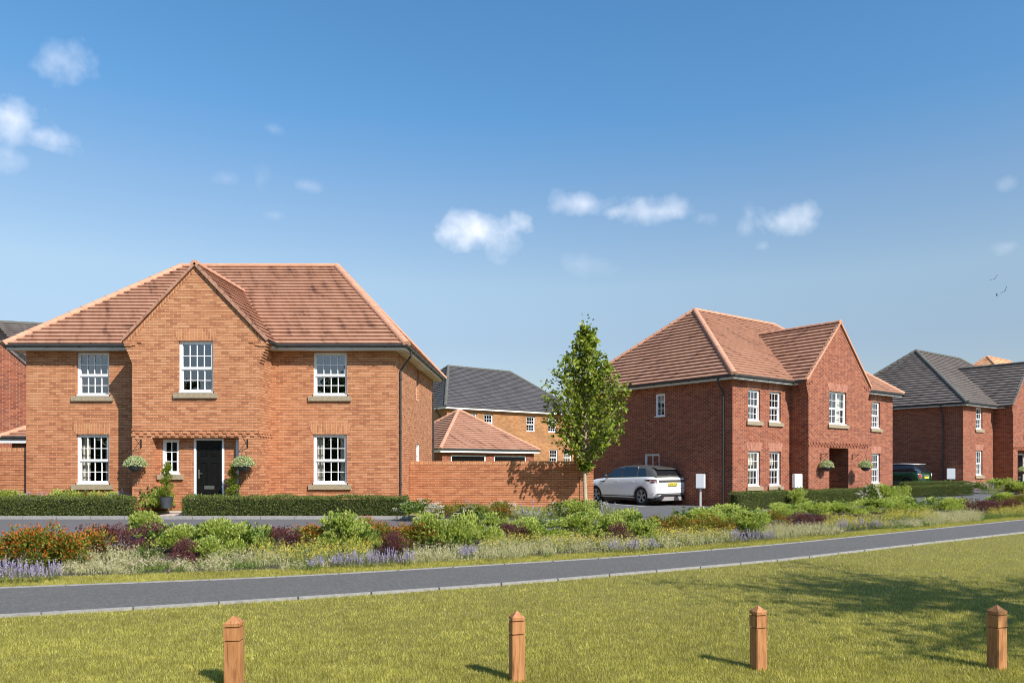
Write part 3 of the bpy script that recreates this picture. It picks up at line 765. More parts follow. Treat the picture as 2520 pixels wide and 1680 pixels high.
# second house: red brick, turned 38.5 degrees
RZ = math.atan2(.622, .783)
zz = lambda Z: Z-.12
PB = MT['brick_red']
H2 = house('brick_house', 'red brick house with a terracotta roof behind the white SUV', (7.25, 29.7, .12), RZ, dict(
    W=12.1, D=9.25, zs=4.88, o=.36, zr=8.66, rx0=3.25, rx1=9.2, brick=PB, tile=MT['tile_terra'], ridge=MT['ridge_terra'], soldier=MT['soldier_red'], plinth=.32, verge_light=True,
    gable=dict(x0=3.745, x1=8.30, p=.85, zt=5.05, za=7.62, porch=(1.50, 2.97, -.6, zz(2.47)), pdep=1.1, flare=.2, pops=[(.2, 1.2, -.4, 1.98)]),
    gwin=[dict(o=(1.51, 2.82, zz(3.45), zz(4.82)), mull=True, cols=2, rows=(2, 2), curtain='right', lintel=LR, split=.5)],
    front=[dict(o=(.963, 1.725, zz(.91), zz(2.295)), cols=3, lintel=LR, curtain='blind', label='lower window nearest the corner'), dict(o=(.963, 1.725, zz(3.46), zz(4.70)), cols=3, lintel=None, label='upper window nearest the corner'),
           dict(o=(2.349, 3.10, zz(.91), zz(2.295)), cols=3, lintel=LR, curtain='blind', label='lower window next to the gable'), dict(o=(2.349, 3.10, zz(3.46), zz(4.70)), cols=3, label='upper window next to the gable'),
           dict(o=(10.18, 10.93, zz(.91), zz(2.295)), cols=3, lintel=LR, label='lower window right of the gable'), dict(o=(10.18, 10.93, zz(3.46), zz(4.70)), cols=3, label='upper window right of the gable')],
    left=[dict(o=(3.45, 3.99, zz(3.77), zz(4.73)), cols=2, rows=(3,), single=True, dep=.03, stone=False, curtain='blind'),
          dict(o=(3.76, 4.62, -.02, zz(2.23)), cols=2, rows=(2,), single=True, dep=.03, sill=False, label='half glazed side door behind the white SUV', bar=.03)]))
downpipe(H2, -.045, .41, 4.40, 4.95, -.37, .41)
panel_door(H2, (3.745+1.5, -.85+1.1), (1, 0), (0, -1), .27, 1.13, -.02, 1.96, MT['black_door'])
# soldier bands above the upper windows
for a in (.9, 2.28, 10.12):
    mb = MB(); mb.box(a, a+.88, -.008, .01, zz(4.705), 4.879); mb.build('soldier_course', MT['soldier_red'], H2)

# third house: grey roof, at the right edge of the photograph
H3 = house('brick_house', 'red brick house with a grey tiled roof at the right edge', (23.2, 43.0, .44), RZ, dict(
    W=12.6, D=8.6, zs=4.62, o=.36, zr=8.46, rx0=3.5, rx1=9.5, brick=PB, tile=MT['tile_grey'], ridge=MT['ridge_grey'], soldier=MT['soldier_red'], plinth=.3,
    gable=dict(x0=3.97, x1=8.5, p=1.05, zt=4.8, za=7.4, porch=(.62, 3.3, -.6, 2.22), pdep=.5, flare=.2, pops=[(1.2, 2.2, -.4, 2.0)], pwin=[dict(o=(.15, .75, .8, 1.95), cols=2, rows=(3,), single=True, dep=.03, stone=False)]),
    gwin=[dict(o=(1.6, 2.9, 3.1, 4.5), mull=True, cols=2, rows=(2, 2), lintel=LR, split=.5)],
    front=[dict(o=(1.63, 2.48, .75, 2.18), cols=3, lintel=LR, curtain='both', label='lower sash window left of the gable'), dict(o=(1.63, 2.48, 3.37, 4.60), cols=3, label='upper sash window left of the gable'),
           dict(o=(10.1, 10.95, .75, 2.18), cols=3, lintel=LR), dict(o=(10.1, 10.95, 3.37, 4.60), cols=3)],
    left=[dict(o=(6.2, 6.8, 3.3, 4.4), cols=2, rows=(3,), single=True, dep=.03, stone=False), dict(o=(6.1, 6.95, -.02, 2.1), cols=2, rows=(2,), single=True, dep=.03, sill=False, label='half glazed side door behind the green car', bar=.03)]))
downpipe(H3, -.045, 1.05, 4.15, 4.7, -.37, 1.05)
panel_door(H3, (3.97+.62, -1.05+.5), (1, 0), (0, -1), 1.27, 2.13, -.02, 1.96, MT['black_door'])

# house far behind, between the first two
H4 = house('brick_house', 'tan brick house with a slate grey hipped roof behind the garage', (-6.83, 56.0, .9), RZ, dict(
    W=12.4, D=10.0, zs=4.97, o=.34, zr=8.79, rx0=3.19, rx1=9.2, brick=MT['brick_tan'], tile=MT['tile_slate'], ridge=MT['ridge_grey'], soldier=MT['soldier_orange'], plinth=0, fmat=MT['white'], fh=.2, gutters=False,
    front=[dict(o=(a, a+.82, 3.55, 4.72), cols=3, stone=False) for a in (1.75, 3.2, 7.2, 9.35)] + [dict(o=(a, a+.82, .95, 2.2), cols=3, stone=False) for a in (9.5, 10.95)]))
downpipe(H4, -.045, .9, 4.5, 5.05, -.35, .9)
# neighbour behind the first house, seen at the left edge
H5 = house('brick_house', 'red brick gabled house with a dark roof at the left edge', (-25.6, 29.2, .44), R(20), dict(
    W=11.5, D=8.0, zs=4.66, o=.3, zr=7.55, rx0=.0, rx1=11.4, brick=MT['brick_red'], tile=MT['tile_grey'], ridge=MT['ridge_grey'], soldier=MT['soldier_red'], plinth=0,
    gable=dict(x0=1.0, x1=5.85, p=.9, zt=4.85, za=7.35, porch=(1.5, 3.0, -.6, 2.2), pdep=.5, flare=.2, pops=[(.2, 1.2, -.4, 2.0)]),
    gwin=[dict(o=(1.6, 2.8, 3.1, 4.4), cols=3)], front=[dict(o=(8.2, 9.1, .8, 2.2), cols=3)]))
panel_door(H5, (2.5, -.4), (1, 0), (0, -1), .27, 1.13, -.02, 1.96, MT['black_door'])
# orange pantile roofed house beyond the third
H6 = house('brick_house', 'distant house whose orange pantile roof rises behind the grey roof', (45.6, 74.0, .6), RZ, dict(
    W=14.0, D=10.0, zs=7.6, o=.34, zr=12.55, rx0=4.6, rx1=10, brick=MT['brick_red'], tile=MT['tile_pan'], ridge=MT['ridge_terra'], soldier=MT['soldier_red'], plinth=0, gauge=.33, front=[]))

# ---- garages
def garage(label, loc, rz, W_, D_, zs, ndoor, tm, rm, pitch=.68):
    G = thing('garage', label, 'garage', loc, rz); ze = zs+.16; o = .3
    mb = MB(); m = (W_/2)
    dw = min(2.45, W_-.5); gap = (W_-ndoor*dw)/(ndoor+1); ops = [(gap+k*(dw+gap), gap+k*(dw+gap)+dw, -.6, zs-.18) for k in range(ndoor)]
    wall(mb, (0, 0, 0), (1, 0, 0), (0, -1, 0), W_, -.6, zs, ops, rd=.12); wall(mb, (0, D_, 0), (0, -1, 0), (-1, 0, 0), D_, -.6, zs); wall(mb, (W_, 0, 0), (0, 1, 0), (1, 0, 0), D_, -.6, zs); wall(mb, (W_, D_, 0), (-1, 0, 0), (0, 1, 0), W_, -.6, zs)
    mb.build('wall', MT['brick_red'], G, recalc=False)
    zr = ze + pitch*(D_/2+o); A, B, C_, D4 = (-o, -o, ze), (W_+o, -o, ze), (W_+o, D_+o, ze), (-o, D_+o, ze); hx = min(W_/2-.02, D_/2)
    R0, R1 = (hx-.05, D_/2, zr), (W_-hx+.05, D_/2, zr)
    rf = MB(); roof_plane(rf, [A, B, R1, R0]); roof_plane(rf, [B, C_, R1]); roof_plane(rf, [C_, D4, R0, R1]); roof_plane(rf, [D4, A, R0]); ro = rf.build('roof', tm, G, recalc=False)
    rg = MB()
    for a_, b_ in ((A, R0), (D4, R0), (B, R1), (C_, R1)): ridge(rg, a_, b_, r=.11, lift=.025)
    rg.build('ridge_tiles', rm, ro, recalc=False)
    fb = MB(); q = o-.07
    fb.box(-q, W_+q, -q-.02, -q, zs-.04, zs+.15); fb.box(-q-.02, -q, -q-.02, D_+q, zs-.04, zs+.15); fb.box(W_+q, W_+q+.02, -q-.02, D_+q, zs-.04, zs+.15); fb.build('fascia', MT['white'], G)
    gu = MB()
    for pts in ([(-q-.06, -q-.06, zs+.15), (W_+q+.06, -q-.06, zs+.15)], [(-q-.06, -q-.06, zs+.15), (-q-.06, D_+q, zs+.15)], [(W_+q+.06, -q-.06, zs+.15), (W_+q+.06, D_+q, zs+.15)]): gu.tube(pts, .05, 8)
    gu.build('gutter', MT['gutter'], G)
    for op in ops:
        d = MB(); d.box(op[0]+.08, op[1]-.08, .07, .11, -.4, op[3]-.09)
        for k in range(6): d.box(op[0]+.1, op[1]-.1, .062, .071, -.35+k*.36, -.05+k*.36)
        dr = d.build('garage_door', MT['black_door'], G)
        f = MB(); f.box(op[0], op[0]+.08, .03, .12, -.4, op[3]-.005); f.box(op[1]-.08, op[1], .03, .12, -.4, op[3]-.005); f.box(op[0]+.08, op[1]-.08, .03, .12, op[3]-.09, op[3]-.005); f.build('door_frame', MT['white'], dr)
    return G
garage('double garage with a terracotta pyramid roof behind the long garden wall', (-5.77, 45.0, .45), RZ, 6.71, 6.9, 2.12, 2, MT['tile_terra'], MT['ridge_terra'])
garage('small terracotta roofed garage at the far left behind the first house', (-18.55, 27.3, .44), R(4), 2.85, 3.6, 2.10, 1, MT['tile_terra'], MT['ridge_terra'], .5)

# ---- garden walls
def garden_wall(label, x0, x1_, y, ztop, z0, pier=True):
    G = thing('garden_wall', label, 'wall', (0, y, 0)); mb = MB()
    xe = x1_-.44 if pier else x1_
    mb.box(x0, xe, 0, .215, z0, ztop-.11); mb.build('wall', MT['brick_garden'], G)
    cp = MB(); cp.box(x0, xe, -.004, .219, ztop-.109, ztop); cp.build('coping', MT['soldier_orange'], G)
    if pier:
        p = MB(); p.box(xe, x1_, -.025, .30, z0, ztop-.001); p.build('pier', MT['brick_garden'], G)
garden_wall('long orange brick garden wall from the first house to the parking area', -4.34, 1.68, 25.5, 1.86, -.2)
garden_wall('short orange brick garden wall left of the first house', -26, -15.345, 23.45, 2.24, -.2, False)
# ------------------------------------------------------------ cars
MT['car_white'] = plain('car_paint_white', (.85,.85,.85), .28, nscale=2, var=.01, coat=.8)
MT['car_roof'] = plain('car_roof_paint', (.075,.075,.07), .3, nscale=2, var=.03, coat=.5)
MT['car_green'] = plain('car_paint_green', (.003,.040,.014), .25, nscale=2, var=.03, coat=1)
MT['car_glass'] = (lambda n: n.set(Base_Color=(.012,.014,.018), Roughness=.03, Coat_Weight=1.0))(NT('car_glass'))
MT['trim'] = plain('black_trim', (.018,.018,.018), .5)
MT['rubber'] = plain('tyre_rubber', (.014,.014,.014), .8, nscale=60, var=.3)
MT['alloy'] = plain('alloy_wheel', (.40,.40,.41), .35, .25, nscale=40, var=.05)
MT['alloy_dark'] = plain('alloy_wheel_dark', (.04,.04,.04), .4, .6)
MT['lamp_red'] = plain('rear_lamp_red', (.42,.02,.03), .15, nscale=30, var=.3, coat=1)
MT['lamp_dark'] = plain('rear_lamp_dark', (.06,.008,.01), .15, coat=1)
MT['plate'] = plain('number_plate', (.75,.62,.05), .4, nscale=5, var=.03)
MT['silver'] = plain('skid_plate', (.55,.52,.52), .35, .5, nscale=5, var=.04)

def loft(name, st, mat, parent, smooth=True, mod=True):
    """st: stations (x, [(y,z)...half section from bottom centre out to top centre])"""
    mb = MB(); n = len(st[0][1]); rings = []
    for x, sec in st:
        full = [(x, -y, z) for y, z in sec] + [(x, y, z) for y, z in sec[::-1]][(1 if sec[-1][0] == 0 else 0):]
        if sec[0][0] == 0: full = full[:-1]
        rings.append(full)
    m = len(rings[0]); vs = [p for r in rings for p in r]; fs = []
    for i in range(len(rings)-1):
        for k in range(m): fs.append((i*m+k, i*m+(k+1) % m, (i+1)*m+(k+1) % m, (i+1)*m+k))
    fs += [tuple(range(m))[::-1], tuple((len(rings)-1)*m+k for k in range(m))]
    mb.add(vs, fs); o = mb.build(name, mat, parent, smooth=smooth)
    return o
def cut_wells(o, xs, r, w, z):
    dg = None; cutters = []
    for x in xs:
        for s in (-1, 1):
            mb = MB(); mb.lathe([(0.001, s*(w-.30)), (r, s*(w-.30)), (r, s*(w+.2)), (0.001, s*(w+.2))], 40, 0, (x, 0, z), ax=1)
            c = mb.build('cut', MT['trim']); b = bmesh.new(); b.from_mesh(c.data); bmesh.ops.remove_doubles(b, verts=b.verts, dist=.003); bmesh.ops.recalc_face_normals(b, faces=b.faces); b.to_mesh(c.data); b.free()
            c.parent = o.parent; m = o.modifiers.new('b', 'BOOLEAN'); m.object = c; m.operation = 'DIFFERENCE'; m.solver = 'EXACT'; cutters.append(c)
    bpy.context.view_layer.update()
    dg = bpy.context.evaluated_depsgraph_get(); me = bpy.data.meshes.new_from_object(o.evaluated_get(dg)); o.modifiers.clear(); o.data = me
    for c in cutters: bpy.data.objects.remove(c)
def wheel(parent, x, y, r, w, side, spokes=5, dark=False, tw=.23):
    W_ = bpy.data.objects.new('wheel', None); COL.objects.link(W_); W_.parent = parent; W_.empty_display_size = .1
    mb = MB(); y0 = y; yi = y - side*tw
    ri = r*.70
    prof = [(ri, yi), (r*.97, yi), (r, yi+side*.03), (r, y0-side*.03), (r*.97, y0-side*.004), (ri+.01, y0), (ri-.006, y0-side*.015), (ri-.02, yi)]
    mb.lathe([(a, b) for a, b in prof], 40, 0, (x, 0, r), ax=1); mb.build('tyre', MT['rubber'], W_, smooth=True)
    rm = MB(); yo = y0-side*.018
    rm.lathe([(ri-.002, yo-side*.12), (ri-.002, yo), (ri-.022, yo-side*.004), (ri-.03, yo-side*.12)], 40, 0, (x, 0, r), ax=1)
    for k in range(spokes):
        for da in (-.17, .17):
            a = 2*math.pi*k/spokes + .3; a2 = a+da
            c0 = Vector((x+math.cos(a)*.05, 0, r+math.sin(a)*.05)); c1 = Vector((x+math.cos(a2)*(ri-.02), 0, r+math.sin(a2)*(ri-.02)))
            d = (c1-c0).normalized(); p = Vector((-d.z, 0, d.x))*.017
            vs = []
            for yy in (yo-side*.008, yo-side*.045):
                for c, q in ((c0, 1.3), (c1, .9)):
                    for s in (-1, 1): v = c+p*s*q; vs.append((v.x, yy, v.z))
            rm.add(vs, [(0,1,3,2),(4,6,7,5),(0,2,6,4),(1,5,7,3),(0,4,5,1),(2,3,7,6)])
    rm.lathe([(.001, yo-side*.002), (.055, yo-side*.006), (.06, yo-side*.05)], 16, 0, (x, 0, r), ax=1)
    rm.build('rim', MT['alloy_dark'] if dark else MT['alloy'], W_)
    bk = MB(); bk.lathe([(.001, yo-side*.09), (ri-.03, yo-side*.09)], 32, 0, (x, 0, r), ax=1); bk.build('brake_disc', MT['trim'], W_)
    return W_
def panel_on(parent, name, pts, mat, thick=.006, n=None, label=None):
    """thin panel from 3-D outline, raised along its normal"""
    P = [Vector(p) for p in pts]; nn = (P[1]-P[0]).cross(P[2]-P[0]).normalized() if n is None else Vector(n)
    k = len(P); mb = MB(); vs = [tuple(p+nn*thick) for p in P]+[tuple(p-nn*.01) for p in P]
    mb.add(vs, [tuple(range(k))]+[(i, (i+1) % k, k+(i+1) % k, k+i) for i in range(k)]); o = mb.build(name, mat, parent)
    if label: o['label'] = label
    return o
def arch_trim(parent, x, z, r0, r1, w, mat, a0=-.15, a1=math.pi+.15):
    mb = MB(); n = 22
    for s in (-1, 1):
        vs = []
        for k in range(n+1):
            a = a0+(a1-a0)*k/n
            for rr, yy in ((r0, w+.012), (r1, w+.006), (r1, w-.05), (r0, w-.05)): vs.append((x+math.cos(a)*rr, s*yy, z+math.sin(a)*rr))
        mb.add(vs, [(4*k+j, 4*k+(j+1) % 4, 4*k+4+(j+1) % 4, 4*k+4+j) for k in range(n) for j in range(4)])
    return mb.build('wheel_arch', mat, parent)

def text_mesh(txt, size, mat, parent, M, name='lettering', bold=.0):
    cu = bpy.data.curves.new(name, 'FONT'); cu.body = txt; cu.size = size; cu.align_x = 'CENTER'; cu.align_y = 'CENTER'; cu.extrude = .002; cu.offset = bold
    o = bpy.data.objects.new(name, cu); COL.objects.link(o); bpy.context.view_layer.update()
    me = bpy.data.meshes.new_from_object(o.evaluated_get(bpy.context.evaluated_depsgraph_get())); bpy.data.objects.remove(o)
    q = bpy.data.objects.new(name, me); COL.objects.link(q); me.materials.clear(); me.materials.append(mat); me.transform(M); q.parent = parent
    return q

def suv():
    # local: x forward from the tail, y left, z up
    C = thing('parked_car', 'white SUV with a dark roof parked beside the second house', 'car')
    def sec(w, zb, zt, tum=.04, top=None):
        wt = w - tum
        return [(0, zb), (w*.80, zb), (w-.03, zb+.06), (w, zb+.17), (w+.004, (zb+zt)*.5-.02), (w-.005, zt-.13), (wt, zt-.03), (wt-.05, zt), (0, zt+ (top or .015))]
    st = [(0.0, sec(.74, .52, .84, .02)), (.03, sec(.81, .40, 1.06, .03)), (.10, sec(.865, .33, 1.115)), (.28, sec(.935, .27, 1.135)), (.60, sec(.95, .24, 1.135)), (1.1, sec(.945, .24, 1.125)),
          (1.7, sec(.94, .24, 1.115)), (2.4, sec(.94, .24, 1.10)), (3.0, sec(.945, .24, 1.09)), (3.15, sec(.95, .24, 1.07, .07, .03)), (3.5, sec(.95, .24, 1.04, .10, .05)), (3.9, sec(.93, .25, .98, .12, .06)), (4.15, sec(.88, .28, .89, .12, .05)), (4.30, sec(.80, .34, .74, .12, .03)), (4.37, sec(.68, .40, .62, .1, .02))]
    bd = loft('body', st, MT['car_white'], C); cut_wells(bd, (.83, 3.51), .395, .95, .365)
    bd.data.polygons.foreach_set('use_smooth', [True]*len(bd.data.polygons))
    try: bd.data.set_sharp_from_angle(angle=R(38))
    except Exception: pass
    def gs(w0, z0, w1, z1): return [(0, z0), (w0, z0), (w0-.01, z0+.05), (w0+(w1-w0)*.55, z0+(z1-z0)*.6), (w1, z1-.06), (w1-.10, z1-.01), (0, z1+.012)]
    gh = loft('roof', [(.10, gs(.80, 1.11, .78, 1.14)), (.24, gs(.82, 1.11, .70, 1.30)), (.40, gs(.84, 1.11, .65, 1.47)), (.50, gs(.85, 1.11, .65, 1.515)), (.95, gs(.865, 1.10, .675, 1.585)), (1.5, gs(.865, 1.09, .68, 1.62)), (2.1, gs(.865, 1.08, .67, 1.60)),
                          (2.45, gs(.865, 1.08, .66, 1.54)), (2.85, gs(.865, 1.07, .72, 1.32)), (3.22, gs(.85, 1.05, .82, 1.09))], MT['car_roof'], C)
    try: gh.data.set_sharp_from_angle(angle=R(35))
    except Exception: pass
    # spoiler
    mb = MB(); mb.prism([(.27, 1.465), (.52, 1.53), (.52, 1.50), (.25, 1.435)], 1, -.60, .60); mb.build('spoiler', MT['car_roof'], C)
    for s in (1, -1):
        def side(x, z, dz0=1.03, w0=.865, w1=.69, zt=1.58): 
            t = (z-1.09)/(zt-1.09); return (x, s*(w0+(w1-w0)*t*.98+.008), z)
        for (xa0, xa1, xb0, xb1, z0, z1, lb) in ((2.02, 2.94, 2.02, 2.38, 1.14, 1.49, None), (1.17, 1.95, 1.17, 1.95, 1.145, 1.535, None), (.62, 1.08, .76, 1.08, 1.15, 1.48, None)):
            pts = [side(xa0, z0), side(xa1, z0), side(xb1, z1), side(xb0, z1)]
            if s > 0: pts = pts[::-1]
            panel_on(C, 'side_window', pts, MT['car_glass'], .004)
        # feature line, sill, skirt
        mb = MB(); mb.box(.9, 3.2, min(s*.951, s*.962), max(s*.951, s*.962), .345, .375); mb.box(1.25, 3.1, min(s*.94, s*.958), max(s*.94, s*.958), .20, .245); mb.build('side_trim', MT['trim'], C)
        panel_on(C, 'fender_vent', [(2.90, s*.951, .96), (3.20, s*.951, .945), (3.16, s*.951, .91), (2.95, s*.951, .92)][::(1 if s < 0 else -1)], MT['trim'], .008)
        mb = MB(); mb.lathe([(.001, -.1), (.07, -.09), (.09, 0), (.06, .1), (.001, .11)], 12, 0, (2.78, s*1.03, 1.16), ax=1); mb.box(2.74, 2.80, min(s*.86, s*1.0), max(s*.86, s*1.0), 1.10, 1.13); mb.build('mirror', MT['trim'], C, smooth=True)
        mb = MB(); mb.box(1.22, 1.42, min(s*.94, s*.957), max(s*.94, s*.957), .93, .955); mb.box(2.1, 2.3, min(s*.94, s*.957), max(s*.94, s*.957), .93, .955); mb.build('door_handle', MT['car_white'], C)
        # rear lamp cluster wrapping the corner
        panel_on(C, 'rear_lamp', [(.62, s*.951, 1.02), (.30, s*.942, 1.03), (.055, s*.84, 1.02), (.05, s*.83, .91), (.22, s*.93, .93), (.40, s*.945, .965)][::(1 if s > 0 else -1)], MT['lamp_dark'], .012)
        panel_on(C, 'rear_lamp', [(.26, s*.937, 1.01), (.085, s*.862, 1.005), (.085, s*.862, .94), (.20, s*.93, .95)][::(1 if s > 0 else -1)], MT['lamp_red'], .018)
        panel_on(C, 'reflector', [(.03, s*.70, .50), (.20, s*.925, .50), (.22, s*.93, .47), (.05, s*.72, .465)][::(1 if s < 0 else -1)], MT['lamp_red'], .015)
    mb = MB(); mb.box(.000, .06, -.765, .765, .925, 1.02); mb.build('tailgate_strip', MT['car_roof'], C)
    P = [(.355, .57, 1.41), (.355, -.57, 1.41), (.170, -.68, 1.185), (.170, .68, 1.185)]
    panel_on(C, 'rear_window', P, MT['car_glass'], .03, n=(-.80, 0, .60))
    pl = MB(); pl.box(-.045, .02, -.26, .26, .79, .90); pq = pl.build('number_plate', MT['plate'], C)
    text_mesh('LF70 VOE', .105, MT['trim'], pq, Matrix(((0, 0, -1, -.0475), (-1, 0, 0, 0), (0, 1, 0, .845), (0, 0, 0, 1))), bold=.002)
    mb = MB(); mb.prism([(-.86, .49), (.86, .49), (.86, .465), (-.86, .465)], 0, -.004, .04); mb.prism([(-.62, .44), (.62, .44), (.80, .25), (.62, .22), (.5, .36), (-.5, .36), (-.62, .22), (-.80, .25)], 0, -.012, .08); mb.build('bumper_insert', MT['trim'], C)
    mb = MB(); mb.prism([(-.48, .355), (.48, .355), (.60, .20), (-.60, .20)], 0, -.03, .12); mb.build('skid_plate', MT['silver'], C)
    mb = MB(); mb.box(.15, 4.1, -.78, .78, .18, .30); mb.build('underbody', MT['trim'], C)
    arch_trim(C, .83, .365, .385, .435, .945, MT['silver']); arch_trim(C, 3.51, .365, .385, .435, .94, MT['silver'])
    for x in (.83, 3.51):
        for s in (-1, 1): wheel(C, x, s*.93, .365, .23, s)
    return C

def hatch():
    C = thing('parked_car', 'dark green hatchback with a pale roof parked beside the third house', 'car')
    def sec(w, zb, zt, tum=.05, top=.015):
        return [(0, zb), (w*.8, zb), (w-.03, zb+.05), (w, zb+.16), (w+.002, (zb+zt)*.5), (w-.015, zt-.12), (w-tum, zt-.03), (w-tum-.05, zt), (0, zt+top)]
    st = [(0, sec(.70, .42, .72)), (.04, sec(.78, .32, .86)), (.14, sec(.82, .26, .93)), (.4, sec(.855, .22, .95)), (1.0, sec(.865, .2, .945)), (1.8, sec(.86, .2, .935)), (2.6, sec(.86, .2, .925)), (2.85, sec(.86, .2, .92, .08, .03)), (3.3, sec(.85, .22, .87, .11, .05)), (3.65, sec(.79, .27, .76, .12, .04)), (3.82, sec(.62, .36, .60, .1))]
    bd = loft('body', st, MT['car_green'], C); cut_wells(bd, (.62, 3.10), .345, .86, .31)
    bd.data.polygons.foreach_set('use_smooth', [True]*len(bd.data.polygons))
    try: bd.data.set_sharp_from_angle(angle=R(38))
    except Exception: pass
    def gs(w0, z0, w1, z1): return [(0, z0), (w0, z0), (w0-.01, z0+.05), (w0+(w1-w0)*.6, z0+(z1-z0)*.65), (w1, z1-.045), (w1-.09, z1-.008), (0, z1+.01)]
    gl = loft('cabin', [(.12, gs(.76, .93, .74, .96)), (.30, gs(.78, .93, .68, 1.28)), (.38, gs(.785, .93, .655, 1.36)), (1.2, gs(.79, .93, .65, 1.38)), (2.0, gs(.785, .92, .63, 1.36)), (2.35, gs(.78, .92, .66, 1.22)), (2.8, gs(.77, .91, .74, .95))], MT['car_glass'], C)
    rf = loft('roof', [(.30, [(0, 1.35), (.62, 1.35), (.655, 1.375), (.58, 1.395), (0, 1.405)]), (1.2, [(0, 1.37), (.64, 1.37), (.67, 1.39), (.60, 1.415), (0, 1.43)]), (2.05, [(0, 1.35), (.62, 1.35), (.645, 1.37), (.58, 1.392), (0, 1.405)])], MT['silver'], C)
    for s in (1, -1):
        mb = MB(); mb.box(.25, 2.75, min(s*.80, s*.818), max(s*.80, s*.818), .935, .955); mb.build('chrome_strip', MT['chrome'], C)
        mb = MB(); mb.lathe([(.001, -.015), (.115, -.01), (.125, .01)], 24, 0, (0, 0, 0), ax=0)
        T = Matrix.Translation((.012, s*.655, .73)) @ Matrix.Rotation(-s*.45, 4, 'Z') @ Matrix.Scale(1.35, 4, (0, 0, 1))
        o = mb.build('rear_lamp', MT['chrome'], C); o.data.transform(T)
        mb = MB(); mb.lathe([(.001, -.03), (.088, -.024), (.098, .0)], 24, 0, (0, 0, 0), ax=0); q = mb.build('lamp_lens', MT['lamp_red'], o); q.data.transform(T)
        mb = MB(); mb.box(1.0, 1.14, min(s*.862, s*.878), max(s*.862, s*.878), .80, .82); mb.build('door_handle', MT['chrome'], C)
    mb = MB(); mb.box(-.045, .03, -.24, .24, .60, .71); mb.build('number_plate', MT['plate'], C)
    mb = MB(); mb.box(-.01, .06, -.24, .24, .745, .79); mb.build('tailgate_handle', MT['chrome'], C)
    mb = MB(); mb.box(.02, .1, -.70, .70, .30, .34); mb.box(.1, 3.6, -.7, .7, .16, .26); mb.build('underbody', MT['trim'], C)
    arch_trim(C, .62, .31, .335, .39, .858, MT['trim']); arch_trim(C, 3.10, .31, .335, .39, .856, MT['trim'])
    for x in (.62, 3.10):
        for s in (-1, 1): wheel(C, x, s*.845, .31, .2, s, dark=True)
    return C
DV = Vector((-.622, .783)); DU = Vector((.783, .622))
def place_car(C, rear_left, ax, half):
    """rear_left: world point of the rear left tyre contact; ax: its x along the car; car points along DV"""
    ang = math.atan2(DV.y, DV.x); fwd = DV; left = Vector((-fwd.y, fwd.x))
    o = Vector(rear_left) - fwd*ax - left*half
    C.location = (o.x, o.y, gz(*rear_left)+.02); C.rotation_euler = (0, 0, ang)
place_car(suv(), (3.95, 31.2), .83, .93)
place_car(hatch(), (at(2232, 42.4), 42.4), .62, .845)

# ------------------------------------------------------------ meter boxes on posts
MT['box_white'] = plain('meter_box_white', (.70,.72,.75), .45, nscale=3, var=.03)
def meter_box(label, X, Y, rz, zt, w=.34, h=.56):
    z0 = gz(X, Y); B = thing('meter_box', label, 'utility box', (X, Y, z0), rz, 'white boxes on posts beside the houses'); H_ = zt - z0
    mb = MB(); b = .012; mb.box(-w/2, w/2, -.11, .11, H_-h, H_); bmo = mb.build('cabinet', MT['box_white'], B)
    m = bmesh.new(); m.from_mesh(bmo.data); bmesh.ops.bevel(m, geom=m.edges[:], offset=.014, segments=2, affect='EDGES'); m.to_mesh(bmo.data); m.free()
    d = MB(); d.box(-w/2+.02, w/2-.02, -.118, -.111, H_-h+.02, H_-.02); d.build('door', MT['box_white'], B)
    p = MB(); p.box(-.03, .03, -.03, .03, -.1, H_-h); p.build('post', MT['fascia'], B)
def zpx(y, Y): return EYE+(HY-y)*Y/F
meter_box('white box on a post at the shaded side wall of the second house', at(1724, 30.4), 30.4, RZ-R(62), zpx(1165.8, 30.4))
meter_box('white box on a post in the shaded recess left of the second house\'s gable', at(1962, 30.9), 30.9, RZ-R(35), zpx(1165.7, 30.9))
meter_box('white box on a post at the side wall of the third house', at(2340, 43.2), 43.2, RZ-R(62), zpx(1152, 43.2), w=.42, h=.6)

# ------------------------------------------------------------ timber bollards
def wood():
    n = NT('bollard_timber'); tc = n.n('ShaderNodeTexCoord').outputs['Object']
    mp = n.n('ShaderNodeMapping'); mp.inputs['Scale'].default_value = (16, 16, 1.3); n.l(tc, mp.inputs[0])
    wv = n.noise(mp.outputs[0], 3.0, 6, .65)
    oi = n.n('ShaderNodeObjectInfo'); 
    mp2 = n.n('ShaderNodeMapping'); mp2.inputs['Scale'].default_value = (30, 30, 7); n.l(tc, mp2.inputs[0]); n.l(oi.outputs['Location'], mp2.inputs['Location']); n.l(oi.outputs['Location'], mp.inputs['Location'])
    kn = n.noise(mp2.outputs[0], .6, 3)
    col = n.ramp(wv, [(.28, (.17,.062,.02)), (.43, (.34,.145,.05)), (.58, (.43,.195,.072)), (.78, (.50,.25,.10))])
    col = n.mix(n.math('MULTIPLY', n.math('SUBTRACT', kn, .6), 5.0, True), col, (.17,.06,.02))
    n.bump(wv, .003); return n.set(Base_Color=col, Roughness=.68)
MT['wood'] = wood()
